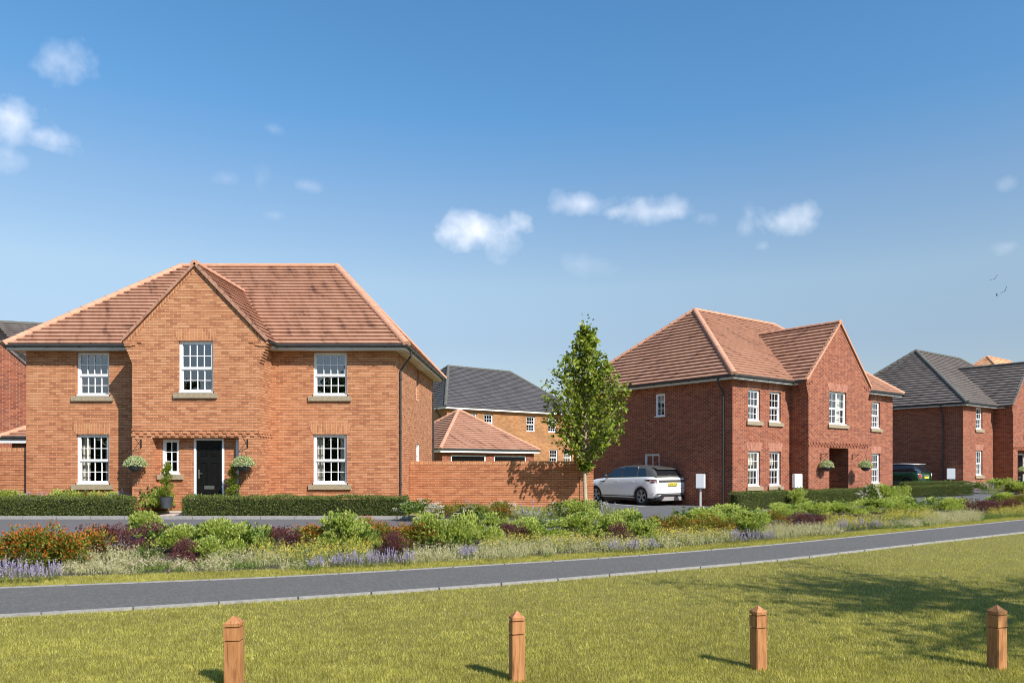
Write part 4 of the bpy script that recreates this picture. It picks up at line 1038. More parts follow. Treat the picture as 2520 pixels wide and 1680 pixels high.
def bollard(w, h, label):
    B = thing('bollard', label, 'bollard', group='timber bollards along the lawn'); a = w/2; g = .012
    body = MB()
    body.box(-a, a, -a, a, -.35, h-.135-w*.5); body.box(-a+g, a-g, -a+g, a-g, h-.135-w*.5, h-.123-w*.5)
    o = body.build('post', MT['wood'], B)
    band = MB(); band.box(-a, a, -a, a, h-.123-w*.5, h-.032-w*.5); band.box(-a+g, a-g, -a+g, a-g, h-.032-w*.5, h-.020-w*.5); band.build('neck', MT['wood'], B)
    cap = MB(); z = h-.020-w*.5; zz_ = h-w*.48
    cap.add([(-a,-a,z),(a,-a,z),(a,a,z),(-a,a,z),(-a,-a,zz_),(a,-a,zz_),(a,a,zz_),(-a,a,zz_),(0,0,h)], [(0,3,2,1),(0,1,5,4),(1,2,6,5),(2,3,7,6),(3,0,4,7),(4,5,8),(5,6,8),(6,7,8),(7,4,8)]); cap.build('cap', MT['wood'], B)
    for ch in (o,):
        m = bmesh.new(); m.from_mesh(ch.data); bmesh.ops.bevel(m, geom=[e for e in m.edges if abs(e.verts[0].co.z-e.verts[1].co.z) > .2], offset=.005, segments=2, affect='EDGES'); m.to_mesh(ch.data); m.free()
    return B
for (X, Y, w, h, rz, lb) in ((-2.325, 5.89, .118, .54, R(3), 'timber bollard on the lawn at the left, cut off by the lower edge'), (-.195, 6.05, .102, .545, R(19), 'timber bollard on the lawn left of centre, below the tree'),
                             (1.775, 6.40, .102, .522, R(21), 'timber bollard on the lawn right of centre'), (3.73, 6.40, .108, .529, R(23), 'timber bollard on the lawn at the right edge beside the tree shadow')):
    b = bollard(w, h, lb); b.location = (X, Y, gz(X, Y)); b.rotation_euler = (0, 0, rz)

# ------------------------------------------------------------ birds
def bird(label, px, py, Y, span, roll, yaw):
    X = at(px, Y); Z = zpx(py, Y); mb = MB()
    mb.lathe([(.001, -.5), (.07, -.38), (.10, -.1), (.085, .15), (.05, .3), (.06, .36), (.001, .48)], 10, 0, (0, 0, 0), ax=0)
    for s in (-1, 1):
        up = .45
        pts = [(.18, s*.06, .03), (.22, s*.55, up*.7), (.05, s*1.05, up), (-.08, s*1.0, up*.98), (-.10, s*.5, up*.6), (-.16, s*.06, .0)]
        vs = pts + [(x, y, z-.03) for x, y, z in pts]; mb.add(vs, [(0,1,2,3,4,5), (11,10,9,8,7,6)] + [(i, (i+1) % 6, 6+(i+1) % 6, 6+i) for i in range(6)])
    mb.add([(-.36, -.03, 0), (-.75, -.13, 0), (-.75, .13, 0), (-.36, .03, 0), (-.36, 0, .03)], [(0,1,2,3), (0,4,1), (4,2,1), (4,3,2)])
    o = mb.build('bird', MT['trim']); o.location = (X, Y, Z); o.scale = (span*.72,)*3; o.rotation_euler = (roll, R(-10), yaw); tag(o, label, 'bird', 'birds in the sky at the right')
bird('highest of the three birds over the grey roof', 2448, 686, 70, .52, R(-35), R(60)); bird('lowest bird over the grey roof, left of the second', 2453, 727, 76, .38, R(20), R(150)); bird('middle bird, furthest to the right', 2473, 716, 70, .56, R(-45), R(50))
# ------------------------------------------------------------ foliage
MT['leaf_lime'] = leafmat('leaf_lime', [(.14,.20,.03), (.31,.40,.06), (.45,.53,.11), (.58,.63,.19), (.54,.50,.21)], .4)
MT['leaf_purple'] = leafmat('leaf_purple', [(.06,.02,.024), (.13,.04,.046), (.19,.07,.07), (.25,.12,.11)], .25)
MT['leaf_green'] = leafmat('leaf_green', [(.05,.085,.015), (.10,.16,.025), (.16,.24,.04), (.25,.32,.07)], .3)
MT['leaf_mid'] = leafmat('leaf_mid', [(.07,.10,.015), (.15,.19,.025), (.25,.28,.04), (.30,.22,.03)], .3)
MT['flower_orange'] = leafmat('flower_orange', [(.32,.065,.012), (.50,.13,.018), (.62,.22,.03), (.44,.09,.02)], .2)
MT['leaf_rust'] = leafmat('leaf_rust', [(.26,.07,.02), (.36,.13,.025), (.45,.20,.03), (.30,.20,.03)], .3)
MT['flower_white'] = leafmat('flower_white', [(.56,.52,.44), (.70,.67,.58), (.50,.42,.38)], .2)
MT['flower_cream'] = leafmat('flower_cream', [(.50,.46,.26), (.66,.60,.40), (.48,.40,.14), (.58,.50,.50)], .3)
MT['flower_yellow'] = leafmat('flower_yellow', [(.55,.42,.05), (.68,.55,.08), (.50,.42,.12)], .3)
MT['flower_lav'] = leafmat('flower_lavender', [(.24,.19,.36), (.38,.33,.50), (.52,.47,.62), (.34,.29,.42)], .25)
MT['flower_pink'] = leafmat('flower_pink', [(.60,.42,.40), (.66,.52,.48)], .25)
MT['leaf_silver'] = leafmat('leaf_silver', [(.24,.25,.09), (.40,.40,.18), (.52,.49,.27), (.62,.57,.38)], .4)
MT['leaf_sage'] = leafmat('leaf_sage', [(.13,.17,.04), (.24,.28,.07), (.34,.36,.12)], .35)
MT['leaf_hedge'] = leafmat('leaf_hedge', [(.035,.055,.010), (.07,.10,.018), (.12,.155,.028), (.19,.23,.05), (.14,.13,.04)], .2)
MT['leaf_tree'] = leafmat('leaf_tree', [(.06,.09,.011), (.13,.18,.018), (.23,.29,.028), (.38,.43,.06), (.17,.22,.018)], .42, .42)
MT['leaf_far'] = leafmat('leaf_far', [(.02,.04,.010), (.04,.07,.015), (.07,.11,.025)], .3)
MT['blade'] = leafmat('grass_blade', [(.20,.185,.030), (.32,.30,.050), (.43,.39,.08), (.56,.49,.17), (.30,.30,.045)], .42, .6)
def blade_mat():
    m = leafmat('grass_blade', [(.20,.185,.030), (.32,.30,.050), (.43,.39,.08), (.56,.49,.17), (.30,.30,.045)], .42, .6); t = m.node_tree
    rp = [x for x in t.nodes if x.type == 'VALTORGB'][0]; tc = t.nodes.new('ShaderNodeTexCoord'); out = []
    for sc, lo, hi in ((.9, .9, 1.14), (6.0, .82, 1.2)):
        nz = t.nodes.new('ShaderNodeTexNoise'); nz.inputs['Scale'].default_value = sc; nz.inputs['Detail'].default_value = 4; t.links.new(tc.outputs['Object'], nz.inputs['Vector'])
        mr = t.nodes.new('ShaderNodeMapRange'); mr.inputs[1].default_value = .35; mr.inputs[2].default_value = .65; mr.inputs[3].default_value = lo; mr.inputs[4].default_value = hi; t.links.new(nz.outputs['Fac'], mr.inputs[0]); out.append(mr.outputs[0])
    mu = t.nodes.new('ShaderNodeMath'); mu.operation = 'MULTIPLY'; t.links.new(out[0], mu.inputs[0]); t.links.new(out[1], mu.inputs[1])
    links = [(l.to_socket) for l in rp.outputs[0].links]; vm = t.nodes.new('ShaderNodeVectorMath'); vm.operation = 'SCALE'; t.links.new(rp.outputs[0], vm.inputs[0]); t.links.new(mu.outputs[0], vm.inputs['Scale'])
    for s in links: t.links.new(vm.outputs[0], s)
    return m
MT['blade'] = blade_mat()
MT['bark'] = plain('pale_bark', (.40,.33,.22), .9, nscale=10, var=.3, bumpd=.01)
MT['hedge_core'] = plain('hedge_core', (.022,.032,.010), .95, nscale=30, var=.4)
MT['stem'] = plain('twig', (.09,.055,.035), .9)
MT['pot'] = plain('dark_pot', (.05,.055,.062), .5, nscale=8, var=.15)

def leaves(C, D, N, L, Wd):
    """rhombic leaves: base C, along D, facing N; returns verts, quads"""
    D = D / np.linalg.norm(D, axis=1, keepdims=True); Sx = np.cross(D, N); Sx /= np.linalg.norm(Sx, axis=1, keepdims=True) + 1e-9
    Nn = np.cross(Sx, D); L = np.asarray(L).reshape(-1, 1) * np.ones((len(C), 1)); Wd = np.asarray(Wd).reshape(-1, 1) * np.ones((len(C), 1))
    a = C; b = C + D*L*.45 + Sx*Wd*.5 + Nn*Wd*.15; c = C + D*L; d = C + D*L*.45 - Sx*Wd*.5 + Nn*Wd*.15
    V = np.stack([a, b, c, d], 1).reshape(-1, 3); Fq = np.arange(len(C)*4).reshape(-1, 4)
    return V, Fq
def join(parts):
    V = []; Fq = []; o = 0
    for v, f in parts: V.append(v); Fq.append(f + o); o += len(v)
    return np.concatenate(V), np.concatenate(Fq)
def lumpy(rng, n, r=.5, h=.6, nl=9, fill=.25, spread=1.0):
    """points and outward directions on the surface of a lumpy dome"""
    lc = []; lr = []
    for k in range(nl):
        a = rng.uniform(0, 2*math.pi); q = math.sqrt(rng.uniform(0, 1))*r*.68; z = rng.uniform(.15, .80)*h*(1-.5*(q/r)**2)
        lc.append((q*math.cos(a), q*math.sin(a), z)); lr.append(rng.uniform(.20, .34)*r*1.15)
    lc = np.array(lc); lr = np.array(lr); i = rng.integers(0, nl, n); d = rnd3(rng, n); d[:, 2] = np.abs(d[:, 2])*1.0 - .25
    d /= np.linalg.norm(d, axis=1, keepdims=True); rad = np.where(rng.random(n) < fill, rng.uniform(.2, .8, n), rng.uniform(.82, 1.12, n))
    P = lc[i] + d*(lr[i]*rad)[:, None]; P[:, 2] = np.clip(P[:, 2], .02, None)
    out = P*np.array([1, 1, .8]); out[:, 2] += .12; out /= np.linalg.norm(out, axis=1, keepdims=True)
    return P, out + d*.5
def rosettes(rng, P, O, k, L, Wd, open_=.9, droop=0.0, jit=.25):
    n = len(P); C = np.repeat(P, k, 0); O2 = np.repeat(O, k, 0); rr = rnd3(rng, n*k)
    D = O2 + rr*open_; D[:, 2] += droop; N = O2*.6 + rnd3(rng, n*k)*.5 + np.array([0, 0, .4])
    s = rng.uniform(1-jit, 1+jit, n*k); C = C + rr*L*.12
    return leaves(C, D, N, L*s, Wd*s)
PRO = {}
def shrub_proto(kind, seed):
    rng = np.random.default_rng(seed); T = bpy.data.objects.new('shrub', None); COL.objects.link(T); T.empty_display_size = .1
    def fol(name, parts, mat): V, Fq = join(parts); return np_mesh(name, V, Fq, mat, T)
    if kind == 'lime':
        P, O = lumpy(rng, 1150, fill=.3, nl=14); O[:, 2] += .6; fol('foliage', [rosettes(rng, P, O, 5, .050, .018, .9)], MT['leaf_lime'])
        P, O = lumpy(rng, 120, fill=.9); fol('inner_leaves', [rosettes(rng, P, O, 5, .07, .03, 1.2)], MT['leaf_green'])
    elif kind == 'purple':
        P, O = lumpy(rng, 1500, fill=.35, nl=14); O[:, 2] += .8; fol('foliage', [rosettes(rng, P, O, 4, .036, .013, .9)], MT['leaf_purple'])
    elif kind == 'orange':
        P, O = lumpy(rng, 1000, fill=.3, nl=13); fol('foliage', [rosettes(rng, P, O, 4, .046, .020, .9)], MT['leaf_mid'])
        k = P[:, 2] > .12; Pk, Ok = P[k], O[k]; sel = rng.random(len(Pk)) < .28 + .35*(Pk[:, 2]/.6); Pk, Ok = Pk[sel] + Ok[sel]*.045, Ok[sel]; Ok[:, 2] += .6
        fol('flowers', [rosettes(rng, Pk, Ok, 4, .030, .018, .9)], MT['flower_orange'])
    elif kind == 'rust':
        P, O = lumpy(rng, 800, fill=.35, nl=13); fol('foliage', [rosettes(rng, P, O, 4, .042, .018, .9)], MT['leaf_mid'])
        P, O = lumpy(rng, 520, fill=.05, r=.51, nl=13); O[:, 2] += .5; fol('top_leaves', [rosettes(rng, P, O, 4, .036, .014, .8)], MT['leaf_rust'])
    elif kind == 'fern':
        n = 110; a = rng.uniform(0, 2*math.pi, n); parts = []
        for j in range(n):
            L_ = rng.uniform(.35, .62); el = rng.uniform(.5, 1.25); d = np.array([math.cos(a[j])*math.cos(el), math.sin(a[j])*math.cos(el), math.sin(el)])
            t = np.linspace(.15, 1, 16); P = d*L_*t[:, None]; P[:, 2] -= .25*L_*t**2; S_ = np.cross(d, [0, 0, 1]); S_ /= np.linalg.norm(S_)
            for s in (-1, 1): parts.append(leaves(P, np.tile(d*.6 + S_*s*.8, (16, 1)), np.tile([0, 0, 1.], (16, 1)), .07*(1.1-t), .016))
        fol('foliage', parts, MT['leaf_green'])
    elif kind == 'white':
        P, O = lumpy(rng, 520, fill=.4); fol('foliage', [rosettes(rng, P, O, 4, .06, .034, .9)], MT['leaf_green'])
        P, O = lumpy(rng, 95, fill=0, r=.54); O[:, 2] += .3; P = P + O*.03; parts = []
        for p, o in zip(P, O):
            n = 26; q = p + rng.normal(size=(n, 3))*np.array([.035, .035, .008]) + np.array([0, 0, .03]); parts.append(leaves(q, rnd3(rng, n), np.tile([0, 0, 1.], (n, 1)) + rnd3(rng, n)*.3, .024, .02))
        fol('flowers', parts, MT['flower_white'])
    elif kind in ('lavender', 'mint'):
        n = 30 if kind == 'lavender' else 120; r = .30 if kind == 'lavender' else .5; st = []; fl = []
        for j in range(n):
            a, q = rng.uniform(0, 6.28), r*math.sqrt(rng.uniform(0, 1)); b = np.array([q*math.cos(a)*.7, q*math.sin(a)*.7, 0]); tip = np.array([q*math.cos(a)*1.25, q*math.sin(a)*1.25, rng.uniform(.36, .64) - q*.3]) 
            t = np.linspace(0, .62, 7)[:, None]; P = b + (tip-b)*t; m = len(P); st.append(leaves(P, np.tile(tip-b, (m, 1)) + rnd3(rng, m)*.25, rnd3(rng, m), .09, .014))
            if kind == 'lavender' or rng.random() < .06:
                t = np.linspace(.55, 1.0, 15)[:, None]; P = np.repeat(b + (tip-b)*t, 3, 0); m = len(P); fl.append(leaves(P, rnd3(rng, m)+np.array([0, 0, .35]), rnd3(rng, m), .034*(1.15-.5*np.repeat(t[:, 0], 3)), .022))
        fol('foliage', st, MT['leaf_sage']); fol('flowers', fl, MT['flower_lav'])
    return T
NV = dict(lime=3, purple=3, orange=3, rust=2, fern=1, white=2, lavender=3, mint=2)
for k_, n_ in NV.items(): PRO[k_] = [[shrub_proto(k_, 100*len(k_)+17*i+5), False] for i in range(n_)]
KN = dict(lime='lime green shrub', purple='dark purple shrub', orange='orange-red flowering shrub', rust='rusty orange shrub', fern='dark green ferny shrub', white='shrub with flat white flowers', lavender='lavender clump', mint='grey-green wispy clump')
SN = dict(lime='leafy_shrub', purple='purple_shrub', orange='flowering_shrub', rust='rust_shrub', fern='fern_shrub', white='white_flower_shrub', lavender='lavender_clump', mint='wispy_clump')
ORD = ['first', 'second', 'third', 'fourth', 'fifth', 'sixth', 'seventh', 'eighth', 'ninth', 'tenth', 'eleventh', 'twelfth'] + ['%d%s' % (i, {1: 'st', 2: 'nd', 3: 'rd'}.get(i % 10, 'th') if i > 20 else 'th') for i in range(13, 60)]
rs = random.Random(4)
BASE = dict(lime=(1.0, .60), purple=(1.0, .60), orange=(1.0, .60), rust=(1.0, .60), fern=(1.1, .5), white=(1.0, .62), lavender=(.70, .56), mint=(1.2, .58))
def plant(kind, px, base, w, top, label, group, dz=0.0):
    X, Y, Z = ground_pt(px, base); rec = PRO[kind][rs.randrange(len(PRO[kind]))]
    if rec[1]: o = copy_tree(rec[0])
    else: o = rec[0]; rec[1] = True
    sw = w/F*Y/BASE[kind][0]*(1.3 if kind in ('lime', 'purple', 'orange', 'rust') else 1.1); sh = (base-top)/F*Y/BASE[kind][1]*(1.06 if kind != 'lavender' else 1.0)
    o.name = SN[kind]; o.location = (X, Y, Z+dz-.02); o.rotation_euler = (0, 0, rs.uniform(0, 6.28)); o.scale = (sw, sw*rs.uniform(.9, 1.1), sh)
    tag(o, label, 'shrub' if kind not in ('lavender', 'mint') else 'flower clump', group); return o
def bed(items, where, group):
    cnt = {}; tot = {}
    for it in items: tot[it[0]] = tot.get(it[0], 0)+1
    for it in sorted(items, key=lambda q: q[1]):
        k = it[0]; i = cnt.get(k, 0); cnt[k] = i+1
        if tot[k] == 1: lab = f'{KN[k]} {where}'
        else: lab = f'{ORD[i]} {KN[k]} from the left {where}'
        plant(k, *it[1:5], lab, group)
bed([('orange',-60,1396,120,1312),('orange',28,1394,115,1310),('orange',92,1392,125,1290),('orange',158,1390,120,1303),('orange',214,1374,95,1298),
     ('purple',262,1366,125,1284),('purple',365,1352,115,1289),('lime',350,1330,80,1258),('purple',462,1388,84,1326),('fern',362,1384,115,1322),
     ('lime',436,1358,120,1284),('lime',520,1366,130,1278),('lime',598,1368,105,1280),('lime',512,1384,90,1322),
     ('purple',686,1352,115,1288),('lime',645,1356,56,1294),('orange',775,1345,120,1290),('lime',838,1352,120,1262),('lime',892,1356,84,1284),('orange',905,1336,70,1278),
     ('orange',962,1345,100,1284),('orange',1024,1354,110,1286),('purple',972,1364,66,1308),('lime',1078,1354,106,1264),('lime',1136,1356,84,1276),('lime',1190,1344,100,1250),
     ('purple',1258,1330,84,1281),('lime',1230,1320,54,1274),('lime',1290,1312,66,1272),('lime',1345,1328,115,1270),('lime',1430,1326,115,1260),('lime',1492,1322,84,1266),
     ('purple',1523,1342,70,1287),('lime',1545,1328,96,1255),('lime',1588,1340,74,1278),('rust',1612,1318,74,1268),('rust',1668,1318,96,1268),('rust',1732,1318,96,1264),('rust',1786,1322,64,1275),
     ('lime',1716,1294,110,1244),('lime',1790,1292,104,1242),('lime',1848,1320,96,1252),('rust',1906,1302,76,1256),('purple',1966,1296,76,1260),('purple',2014,1292,64,1262),
     ('lime',1935,1274,84,1238),('lime',2003,1270,94,1235),('lime',2078,1268,94,1229),('lime',2152,1264,94,1225),('lime',2228,1262,94,1221),('lime',2306,1266,96,1219),('lime',2362,1258,74,1221),
     ('purple',2418,1266,84,1226),('purple',2474,1260,76,1224),('lime',2462,1242,64,1211),('rust',2512,1250,60,1216),('lime',2560,1246,70,1210)],
    'in the bed behind the path', 'shrubs planted in the bed behind the path')
bed([('lavender',a,b,w,t) for a,b,w,t in ((-20,1440,48,1376),(14,1438,50,1370),(52,1436,50,1372),(92,1436,46,1376),(132,1430,44,1374),(778,1404,40,1362),(832,1398,44,1356),(872,1400,44,1350),(912,1398,46,1346),(956,1396,46,1344),(1002,1392,44,1348),(1140,1378,38,1336),
     (1160,1374,34,1338),(1512,1362,42,1324),(1558,1360,42,1322),(1604,1356,40,1322),(1812,1338,40,1300),(1850,1336,40,1297),(1888,1332,38,1300),(2076,1308,34,1274),(2118,1304,36,1273),(2156,1302,34,1276))],
    'at the front of the bed behind the path', 'lavender clumps along the path')
bed([('lime',20,1252,80,1206),('lavender',66,1252,44,1208),('lavender',106,1252,44,1210),('lime',160,1252,76,1206),('lime',210,1252,60,1204),('orange',228,1254,34,1214),('lime',262,1252,60,1210),('lavender',300,1252,40,1206),('lavender',324,1252,36,1206)],
    "between the left hedge and the first house's wall", "plants against the first house")
plant('lime', 388, 1267, 66, 1201, 'large lime green shrub beside the paved door path at the end of the left hedge', 'plants against the first house')
bed([('white',1034,1282,100,1227),('rust',1108,1276,76,1232),('white',1160,1278,76,1240),('rust',1208,1278,104,1232),('white',1236,1262,60,1224),('mint',1300,1278,110,1232),('mint',1362,1276,90,1234),('white',1382,1272,70,1232),('lime',1426,1274,92,1224),('mint',1486,1270,96,1230),('white',1470,1262,44,1230),('mint',1160,1256,80,1228)],
    'below the long garden wall', 'plants below the long garden wall')
bed([('lime',1962,1250,64,1203),('lime',2180,1244,66,1194),('white',2140,1246,60,1192),('rust',2160,1244,40,1204),('lime',2215,1236,50,1196)], 'behind the hedge of the second house', 'plants against the second house')
bed([('white',2404,1214,46,1184),('mint',2440,1216,54,1184),('rust',2490,1216,44,1188),('lime',2460,1208,70,1177),('lime',2512,1216,60,1180),('white',2536,1214,44,1184)], 'in front of the third house', 'plants in front of the third house')
for k_, l_ in PRO.items():
    for o_, used in l_:
        if not used:
            for ch in [q for q in list(COL.objects) if q.parent == o_]: bpy.data.objects.remove(ch)
            bpy.data.objects.remove(o_)

# ---- loose flower meadow between shrubs and path: uncountable
def meadow(name, label, rects, dens, h, blade, tips=None, tipn=0, tips_size=.016, lw=.0065):
    rng = np.random.default_rng(sum(map(ord, label))); B = []; Tt = []
    for (px0, px1, py0, py1) in rects:
        X0, Y0, _ = ground_pt(px0, py1); X1, Y1, _ = ground_pt(px1, py1); Xb, Yb, _ = ground_pt(px0, py0)
        area = abs(X1-X0)*abs(Yb-Y0); n = int(area*dens)
        for _ in range(n):
            px = rng.uniform(px0-8, px1+8); sk = (px-px0)/(px1-px0); py = rng.uniform(py0, py1) ; X, Y, Z = ground_pt(px, py)
            if Y > lerp(FAR, X) + .72 + .12*math.sin(X*2.3): B.append((X, Y, Z, h*rng.uniform(.55, 1.15)))
    B = np.array(B); n = len(B); k = 9
    C = np.repeat(B[:, :3], k, 0); C[:, :2] += rng.normal(size=(n*k, 2))*.035; H_ = np.repeat(B[:, 3], k)*rng.uniform(.6, 1.1, n*k)
    D = rng.normal(size=(n*k, 3))*.38; D[:, 2] = 1; D /= np.linalg.norm(D, axis=1, keepdims=True)
    parts = [leaves(C, D, rnd3(rng, n*k), H_, lw)]
    # side leaves along the stems give the tufts body
    t = rng.uniform(.2, .95, n*k); P = np.repeat(C + D*(H_*t)[:, None], 2, 0); parts.append(leaves(P, np.repeat(D, 2, 0) + rnd3(rng, n*k*2)*1.1, rnd3(rng, n*k*2), .032, .012))
    V, Fq = join(parts); root = np_mesh(name, V, Fq, blade); tag(root, label, name.replace('_', ' '), kind='stuff')
    if tips is not None:
        idx = rng.integers(0, n*k, n*tipn); P = C[idx] + D[idx]*(H_[idx]*rng.uniform(.85, 1.08, len(idx)))[:, None]; P = np.repeat(P, 3, 0) + rng.normal(size=(len(idx)*3, 3))*tips_size*.5
        V, Fq = leaves(P, rnd3(rng, len(P)), rnd3(rng, len(P)) + np.array([0, 0, .8]), tips_size, tips_size*.9); np_mesh('flowers', V, Fq, tips, root)
meadow('silver_grass', 'pale silvery grasses and stems in front of the shrubs beside the path', [(188,383,1368,1392),(526,700,1378,1400),(1030,1200,1366,1390),(1195,1340,1350,1392),(1340,1490,1346,1382),(1490,1640,1346,1368),(1640,1800,1326,1356),(1890,2070,1304,1330),(2280,2410,1264,1290),(1000,1100,1372,1400)], 60, .27, MT['leaf_silver'], MT['flower_cream'], 6, .017)
meadow('white_ground_cover', 'low creamy white flowering ground cover next to the path verge', [(150,340,1392,1416),(430,560,1388,1410),(1020,1150,1384,1402),(2240,2360,1282,1300),(700,800,1395,1412)], 75, .15, MT['leaf_silver'], MT['flower_cream'], 7, .018)
meadow('pink_ground_cover', 'low pale pink flowering ground cover next to the path verge', [(330,450,1388,1409),(1960,2060,1306,1322),(2160,2260,1288,1304)], 75, .15, MT['leaf_sage'], MT['flower_pink'], 4, .018)
meadow('yellow_flowers', 'yellow flowering stems among the grasses in front of the shrubs', [(630,780,1362,1396),(780,905,1352,1392),(1195,1400,1340,1364),(1400,1560,1336,1356),(1600,1700,1322,1346),(1700,1810,1318,1340),(2040,2180,1284,1306),(2180,2300,1270,1288),(2440,2540,1256,1276)], 52, .32, MT['leaf_sage'], MT['flower_yellow'], 7, .020)
meadow('green_ground_cover', 'low bright green tufts along the front of the bed', [(350,440,1396,1412),(500,640,1392,1406),(700,780,1392,1414),(1560,1700,1350,1366),(2170,2300,1288,1304),(2400,2520,1270,1284),(1300,1480,1372,1388)], 60, .16, MT['leaf_green'])

# ---- clipped hedges
def hedge(label, pts, w, h, dens=3000, cat='hedge', group='clipped hedges in front of the houses'):
    H_ = thing('hedge', label, cat, (0, 0, 0), 0, group); rng = np.random.default_rng(len(label)*7+3); parts = []; core = MB()
    for (a, b) in zip(pts, pts[1:]):
        a = np.array(a, float); b = np.array(b, float); L_ = np.linalg.norm(b-a); d = (b-a)/L_; q = np.array([-d[1], d[0]])
        def pos(t, s, z):
            p = a + d*np.asarray(t)[:, None] + q*(np.asarray(s)*w/2)[:, None]; g = np.array([gz(x, y) for x, y in p]); return np.column_stack([p, g + z])
        for face, area in (('front', L_*h), ('back', L_*h*.6), ('top', L_*w), ('e0', w*h), ('e1', w*h)):
            n = int(area*dens); t = rng.uniform(0, L_, n); z = rng.uniform(0.03, 1, n)**.85*h; s = rng.uniform(-1, 1, n); jit = rng.normal(0, .022, n)
            wav = .018*np.sin(t*3.1) + .014*np.sin(t*7.3+1)
            if face == 'front': P = pos(t, -1-(jit+wav)/w*2, z); N = np.array([-q[0], -q[1], .3])
            elif face == 'back': P = pos(t, 1+jit/w*2, z); N = np.array([q[0], q[1], .3])
            elif face == 'top': P = pos(t, s, h+jit+wav); N = np.array([0, 0, 1.])
            elif face == 'e0': P = pos(jit, s, z); N = np.array([-d[0], -d[1], .3])
            else: P = pos(L_+jit, s, z); N = np.array([d[0], d[1], .3])
            D = rnd3(rng, n)*.8 + N*.8 + np.array([0, 0, .5]); parts.append(leaves(P, D, N + rnd3(rng, n)*.7, rng.uniform(.028, .048, n), .022))
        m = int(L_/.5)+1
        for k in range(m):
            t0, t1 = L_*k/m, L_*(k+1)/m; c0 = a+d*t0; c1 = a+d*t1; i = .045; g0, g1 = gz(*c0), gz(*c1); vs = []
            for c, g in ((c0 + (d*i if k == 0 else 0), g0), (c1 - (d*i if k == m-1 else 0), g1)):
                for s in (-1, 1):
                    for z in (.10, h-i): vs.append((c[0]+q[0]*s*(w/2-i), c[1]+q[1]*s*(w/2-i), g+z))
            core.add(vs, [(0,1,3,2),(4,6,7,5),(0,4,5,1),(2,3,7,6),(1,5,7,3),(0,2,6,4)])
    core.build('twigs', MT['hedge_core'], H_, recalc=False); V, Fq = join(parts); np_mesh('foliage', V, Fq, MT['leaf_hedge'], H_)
hedge("clipped hedge left of the first house's door path", [(-18.5, 21.42), (-11.25, 21.42)], .46, .55)
hedge("clipped hedge right of the first house's door path", [(-9.78, 21.45), (-3.72, 21.45)], .46, .56)
hedge('clipped hedge along the front of the second house', [(6.86, 27.86), (16.4, 35.45)], .46, .60)
hedge('clipped hedge between the second and third houses, nearer of two', [(at(2228, 36.6), 36.6), (at(2386, 37.4), 37.4)], .5, .50)
hedge('clipped hedge between the second and third houses, further of two', [(at(2222, 39.4), 39.4), (at(2380, 40.2), 40.2)], .5, .50)

